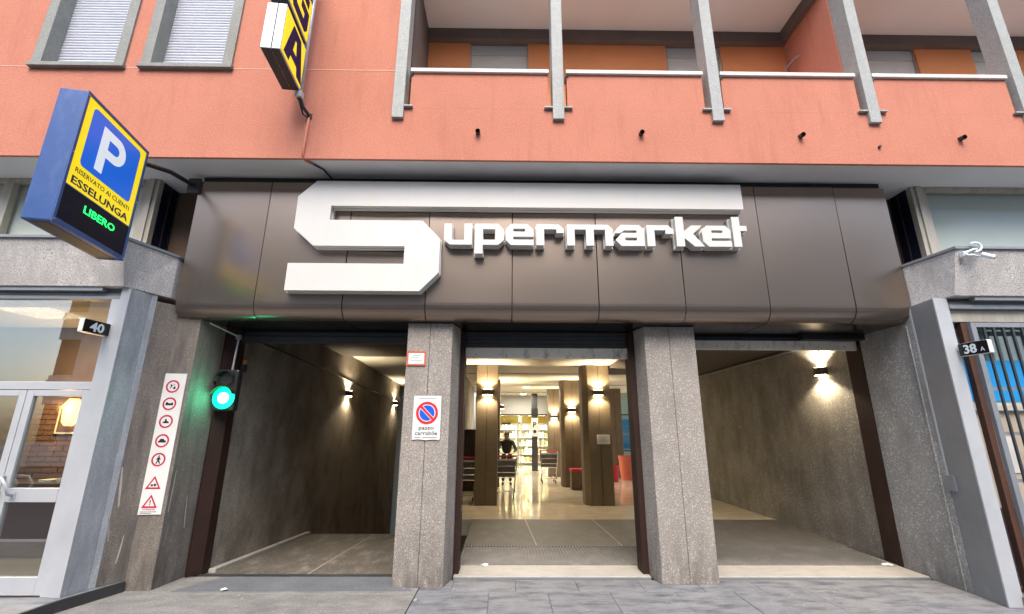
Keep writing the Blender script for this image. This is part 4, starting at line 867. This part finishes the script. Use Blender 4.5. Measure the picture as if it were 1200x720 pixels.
dp = thing('grey_sign_column', (1.2, 19.8, .08), 'dark grey column with a black and white parking notice near the shop doors', 'column')
MB().box(1.07, 1.31, 19.8, 20.04, .081, 3.219).build('shaft', M['darkgrey'], dp, .006)
fr = frame((1.05, 19.79, 1.45), (1, 0, 0), (0, 0, 1)); art('sheet', rect(0, 0, .28, .75), fr, M['paper'], dp, 0, .006); text('letter', 'P', fr, .14, .38, .3, M['ink'], dp, .008, .15, .006, 'CENTER'); art('emblem', circ(.14, .2, .07), fr, M['ink'], dp, .0065, .008); art('screen', rect(.0, .85, .28, 1.15), fr, M['black'], dp, 0, .006)
# glazed side with blue posters
gz = thing('glazed_screen', (5.2, 19, .08), 'glazed screen with blue posters behind the orange planter', 'screen')
for x in (4.35, 5.3, 6.3): MB().box(x, x + .07, 19, 19.06, .08, 3.219).build('mullion', M['darkgrey'], gz)
for z in (.9, 2.3): MB().box(4.42, 6.3, 19.005, 19.055, z, z + .06).build('rail', M['darkgrey'], gz)
MB().box(4.42, 6.3, 19.028, 19.033, .1, 3.2).build('pane', M['glass'], gz)
for z0 in (1.0, 1.62): MB().box(4.55, 5.25, 19.06, 19.075, z0, z0 + .52).build('poster', M['poster_blue'], gz); MB().box(4.6, 5.2, 19.07, 19.08, z0 + .02, z0 + .1).build('poster_strip', M['paper'], gz)
MB().box(4.42, 6.3, 19.3, 19.32, .1, 3.2).build('backing', mat('pale_backing', (.6, .66, .68), .7), gz)
for (x, y, r, h, lab) in ((4.25, 16.5, .36, .78, 'large round orange planter in the daylit part of the lobby'), (3.55, 15.9, .17, .50, 'small round reddish brown stool beside the orange planter')):
    t = thing('planter' if r > .2 else 'stool', (x, y, .08), lab, 'planter' if r > .2 else 'stool')
    MB().lathe([(r * .82, .001), (r * .92, h * .3), (r, h * .85), (r * 1.04, h * .9), (r * 1.04, h), (r * .93, h), (r * .9, h * .88)], 28, (x, y, .08)).build('bowl' if r > .2 else 'seat_body', M['terracotta'] if r > .2 else M['red'], t, smooth=False)
    MB().lathe([(r * .9, h * .86), (r * .9, h * .9)], 24, (x, y, .08)).build('soil' if r > .2 else 'seat_pad', M['wood_dark'], t)
bx_ = thing('red_lidded_box', (2.03, 13.9, .08), 'brown box with a red lid standing before the middle lobby column', 'box')
MB().box(1.86, 2.24, 13.7, 14.05, .081, .58).build('body', M['pillar_in'], bx_, .01); MB().box(1.84, 2.26, 13.68, 14.07, .581, .64).build('lid', M['red'], bx_, .01)
cbn = thing('dark_cabinet', (-1.0, 13.4, .08), 'dark cabinet standing left of the left lobby column', 'cabinet')
MB().box(-1.29, -.74, 13.4, 13.9, .081, 1.72).build('body', M['wood_dark'], cbn, .01)
for k in range(2): MB().box(-1.28 + k * .27, -1.02 + k * .27, 13.38, 13.399, .12, 1.68).build('door', M['wood_dark'], cbn, .004)

# ================================================================ TROLLEYS
def trolley(x, y, label, group):
    t = thing('shopping_trolley', (x, y, .08), label, 'trolley', group)
    wb, wt, L = .23, .28, .75
    def P(u, v, z): return (x + u, y + v, .08 + z)
    f = MB()
    for s in (-1, 1):
        f.tube([P(s * wt, .0, .98), P(s * wt * .98, .06, .70), P(s * wb, .16, .30), P(s * wb, .10, .14), P(s * wb * .8, L, .14)], .019, 6)
    f.tube([P(-wb, .1, .14), P(wb, .1, .14)], .011, 6); f.build('chassis', M['chrome'], t)
    b = MB(); n = 7
    for s in (-1, 1):
        for z in (.52, .64, .76, .88): b.tube([P(s * (wb + (z - .5) * .1), .05, z), P(s * (wb + (z - .5) * .1) * .82, L, z - .04)], .009, 5)
    for i in range(n):
        u = -wb + 2 * wb * i / (n - 1)
        b.tube([P(u * 1.08, .04, .90), P(u, .06, .48), P(u * .85, L - .04, .46), P(u * .9, L, .84)], .009, 5)
    for z in (.48, .60, .75, .90): b.tube([P(-wt * (.8 + z * .2), .045, z), P(wt * (.8 + z * .2), .045, z)], .010, 5)
    b.tube([P(-wt, .04, .92), P(wt, .04, .92), P(wt * .82, L, .85), P(-wt * .82, L, .85), P(-wt, .04, .92)], .013, 6)
    b.build('basket', M['chrome'], t)
    MB().hexa([P(-wb, .05, .50), P(wb, .05, .50), P(wb, .062, .50), P(-wb, .062, .50), P(-wt * .95, .035, .88), P(wt * .95, .035, .88), P(wt * .95, .047, .88), P(-wt * .95, .047, .88)]).build('back_flap', M['flap'], t)
    MB().tube([P(-wt, -.01, .99), P(wt, -.01, .99)], .02, 8).build('handle', M['red'], t)
    w0 = None
    for s in (-1, 1):
        for v in (.12, L - .05):
            c = P(s * wb * .9, v, .055)
            wh = MB().tube([(c[0] - .015, c[1], c[2]), (c[0] + .015, c[1], c[2])], .052, 12).build('wheel', M['black'], t)
    return t
def row(x, y, n, labs, g, dx=0):
    t0 = trolley(x, y, labs[0], g)
    for k in range(1, n):
        c = copy_tree(t0, (dx * k, .27 * k, 0)); c['label'] = labs[min(k, len(labs) - 1)]
row(-.02, 12.0, 6, ('shopping trolley at the front of the row right of the left lobby column', 'second trolley nested in the row right of the left lobby column', 'third trolley nested in the row right of the left lobby column', 'fourth trolley nested in the row right of the left lobby column', 'fifth trolley nested in the row right of the left lobby column', 'last trolley of the row, in front of the crouching person'), 'trolleys nested right of the left column')
row(-.98, 11.35, 4, ('shopping trolley at the front of the row left of the left lobby column', 'second trolley nested in the row left of the left lobby column', 'third trolley nested in the row left of the left lobby column', 'last trolley of the row left of the left lobby column'), 'trolleys nested left of the left column')
row(1.36, 15.2, 5, ('shopping trolley at the front of the row left of the middle lobby column', 'second trolley nested in the row left of the middle lobby column', 'third trolley nested in the row left of the middle lobby column', 'fourth trolley nested in the row left of the middle lobby column', 'last trolley of the row left of the middle lobby column'), 'trolleys nested left of the middle column', .0)

# ================================================================ PERSON
def skinobj(name, nodes, edges, m, parent, sub=2):
    me = bpy.data.meshes.new(name); me.from_pydata([n[0] for n in nodes], edges, []); me.materials.append(m)
    o = link(name, me, parent); o.modifiers.new('skin', 'SKIN')
    for i, n in enumerate(nodes):
        d = me.skin_vertices[0].data[i]; r = n[1]; d.radius = (r, r) if not isinstance(r, tuple) else r; d.use_root = (i == 0)
    s = o.modifiers.new('sub', 'SUBSURF'); s.levels = s.render_levels = sub
    for p in me.polygons: p.use_smooth = True
    o.modifiers['skin'].use_smooth_shade = True
    return o
px, py, pz = .02, 14.7, .08
PE = thing('person', (px, py, pz), 'person in a dark jacket leaning over the row of trolleys', 'person')
def Q(a, b, c): return (px + a, py + b, pz + c)
nodes = [(Q(0, .18, .92), (.15, .11)), (Q(0, .10, 1.06), (.145, .10)), (Q(0, -.04, 1.24), (.165, .11)), (Q(0, -.12, 1.33), (.075, .07)), (Q(0, -.16, 1.385), .052), (Q(0, -.19, 1.42), .06)]
E_ = [(0, 1), (1, 2), (2, 3), (3, 4), (4, 5)]
for s in (-1, 1):
    i = len(nodes)
    nodes += [(Q(s * .19, -.05, 1.25), .062), (Q(s * .27, -.16, 1.05), .046), (Q(s * .21, -.36, .97), .036), (Q(s * .20, -.42, .965), .028)]
    E_ += [(2, i), (i, i + 1), (i + 1, i + 2), (i + 2, i + 3)]
body = skinobj('jacket', nodes, E_, M['jacket'], PE)
for s in (-1, 1):
    skinobj('trouser_leg', [(Q(s * .05, .18, .92), .10), (Q(s * .10, .16, .82), .095), (Q(s * .11, .12, .48), .062), (Q(s * .11, .20, .10), .045)], [(0, 1), (1, 2), (2, 3)], M['trousers'], PE)
    skinobj('shoe', [(Q(s * .11, .22, .06), .045), (Q(s * .12, .10, .045), .042), (Q(s * .125, .02, .035), .03)], [(0, 1), (1, 2)], M['black'], PE)
    hx, hy, hz = s * .20, -.42, .965
    hn = [(Q(hx, hy, hz), .022), (Q(hx, hy - .05, hz + .005), (.036, .016))]; he = [(0, 1)]
    for k, (du, ln) in enumerate(((-.03, .060), (-.010, .070), (.011, .066), (.03, .052))):
        i = len(hn); hn += [(Q(hx + du, hy - .09, hz + .008), .009), (Q(hx + du * 1.1, hy - .09 - ln * .5, hz - .005), .0085), (Q(hx + du * 1.1, hy - .09 - ln * .6, hz - .035), .007)]; he += [(1, i), (i, i + 1), (i + 1, i + 2)]
    i = len(hn); hn += [(Q(hx - s * .035, hy - .04, hz - .005), .010), (Q(hx - s * .055, hy - .075, hz - .02), .008)]; he += [(0, i), (i, i + 1)]
    skinobj('hand', hn, he, M['skin'], PE)
hm = MB()
HP = [(.03, -.125), (.055, -.11), (.068, -.07), (.076, -.01), (.078, .04), (.066, .085), (.035, .112)]
hm.lathe([(r, z) for r, z in HP], 20, (0, 0, 0)); fm = Matrix.Translation(Q(0, -.235, 1.455)) @ Matrix.Rotation(math.radians(32), 4, 'X') @ Matrix.Diagonal((.95, 1.18, 1, 1))
hd = hm.build('head', M['skin'], PE, smooth=True, mx=fm)
MB().tube([(0, -.075, .0), (0, -.098, -.03), (0, -.085, -.04)], .011, 8).build('nose', M['skin'], hd, mx=fm, smooth=True)
for s in (-1, 1):
    MB().lathe([(.004, -.008), (.011, 0), (.004, .008)], 10, (s * .03, -.068, .005)).build('eye', M['ink'], hd, mx=fm); MB().lathe([(.008, -.03), (.016, 0), (.010, .03)], 10, (s * .078, .0, -.005)).build('ear', M['skin'], hd, mx=fm)
MB().box(-.022, .022, -.078, -.066, -.072, -.062).build('mouth', mat('lips', (.35, .13, .11), .5), hd, mx=fm)
hp = MB(); n = 18; R = [(.081, .015), (.086, .05), (.074, .095), (.04, .124)]
hp.lathe(R, n, (0, .012, 0)); hp.build('hair', M['hair'], hd, mx=fm, smooth=True)

# ================================================================ LITTER
rr = random.Random(5)
for (x, y, z, s, lab) in ((-.27, 6.47, .031, .06, 'crumpled white paper scrap on the lobby threshold'), (4.95, 6.50, .031, .09, 'white paper scrap beside the right jamb'), (-3.05, 5.62, .006, .05, 'small pale scrap lying on the driveway patch')):
    m = MB(); k = 9
    m._add([(x + s * math.cos(a) * rr.uniform(.6, 1), y + s * math.sin(a) * rr.uniform(.4, .7), z + rr.uniform(.001, .02)) for a in [2 * math.pi * i / k for i in range(k)]] + [(x, y, z + .03)], [(i, (i + 1) % k, k) for i in range(k)])
    tag(m.build('paper_scrap', M['paper']), lab, 'litter')
m = MB()
for k in range(60):
    x, y = rr.uniform(-4, 5), rr.uniform(4.8, 5.7); s = rr.uniform(.004, .012)
    if -.95 < x: z = .003
    else: z = .005
    m.box(x, x + s * rr.uniform(1, 3), y, y + s, z, z + s * .6)
tag(m.build('grit', M['thresh']), kind='stuff')

# ================================================================ HOUSES ACROSS THE STREET (seen only in reflections)
OP = thing('facing_building', (0, -14, 0), 'pale plastered house across the street with rows of windows', 'building')
ow = MB(); wr = []
xs_ = [-24 + 3.0 * k for k in range(17)]
zs_ = [1.0 + 3.4 * k for k in range(4)]
for k, x in enumerate(xs_):
    ow.box(x + 1.2, x + 3.0, -14.4, -14.0, -.1, 14)
    zz = -.1
    for z in zs_:
        ow.box(x, x + 1.2, -14.4, -14.0, zz, z); zz = z + 1.9
        wr.append((x, z))
    ow.box(x, x + 1.2, -14.4, -14.0, zz, 14)
ow.build('wall', M['facade_opp'], OP)
w0 = None
for x, z in wr:
    if w0 is None:
        w0 = MB().box(0, 1.2, -.2, -.18, 0, 1.9).build('window', M['led_panel'], OP); w0.location = (x, -14.0, z); w0.matrix_parent_inverse = OP.matrix_basis.inverted()
    else:
        o = w0.copy(); COL.objects.link(o); o.location = (x, -14.0, z)
MB().box(-24, 27, -14.6, -13.6, 14, 14.3).build('cornice', M['facade_opp'], OP)
for z in (4.0, 7.4): MB().box(-24, 27, -14.0, -13.9, z, z + .15).build('string_course', M['soffit'], OP)
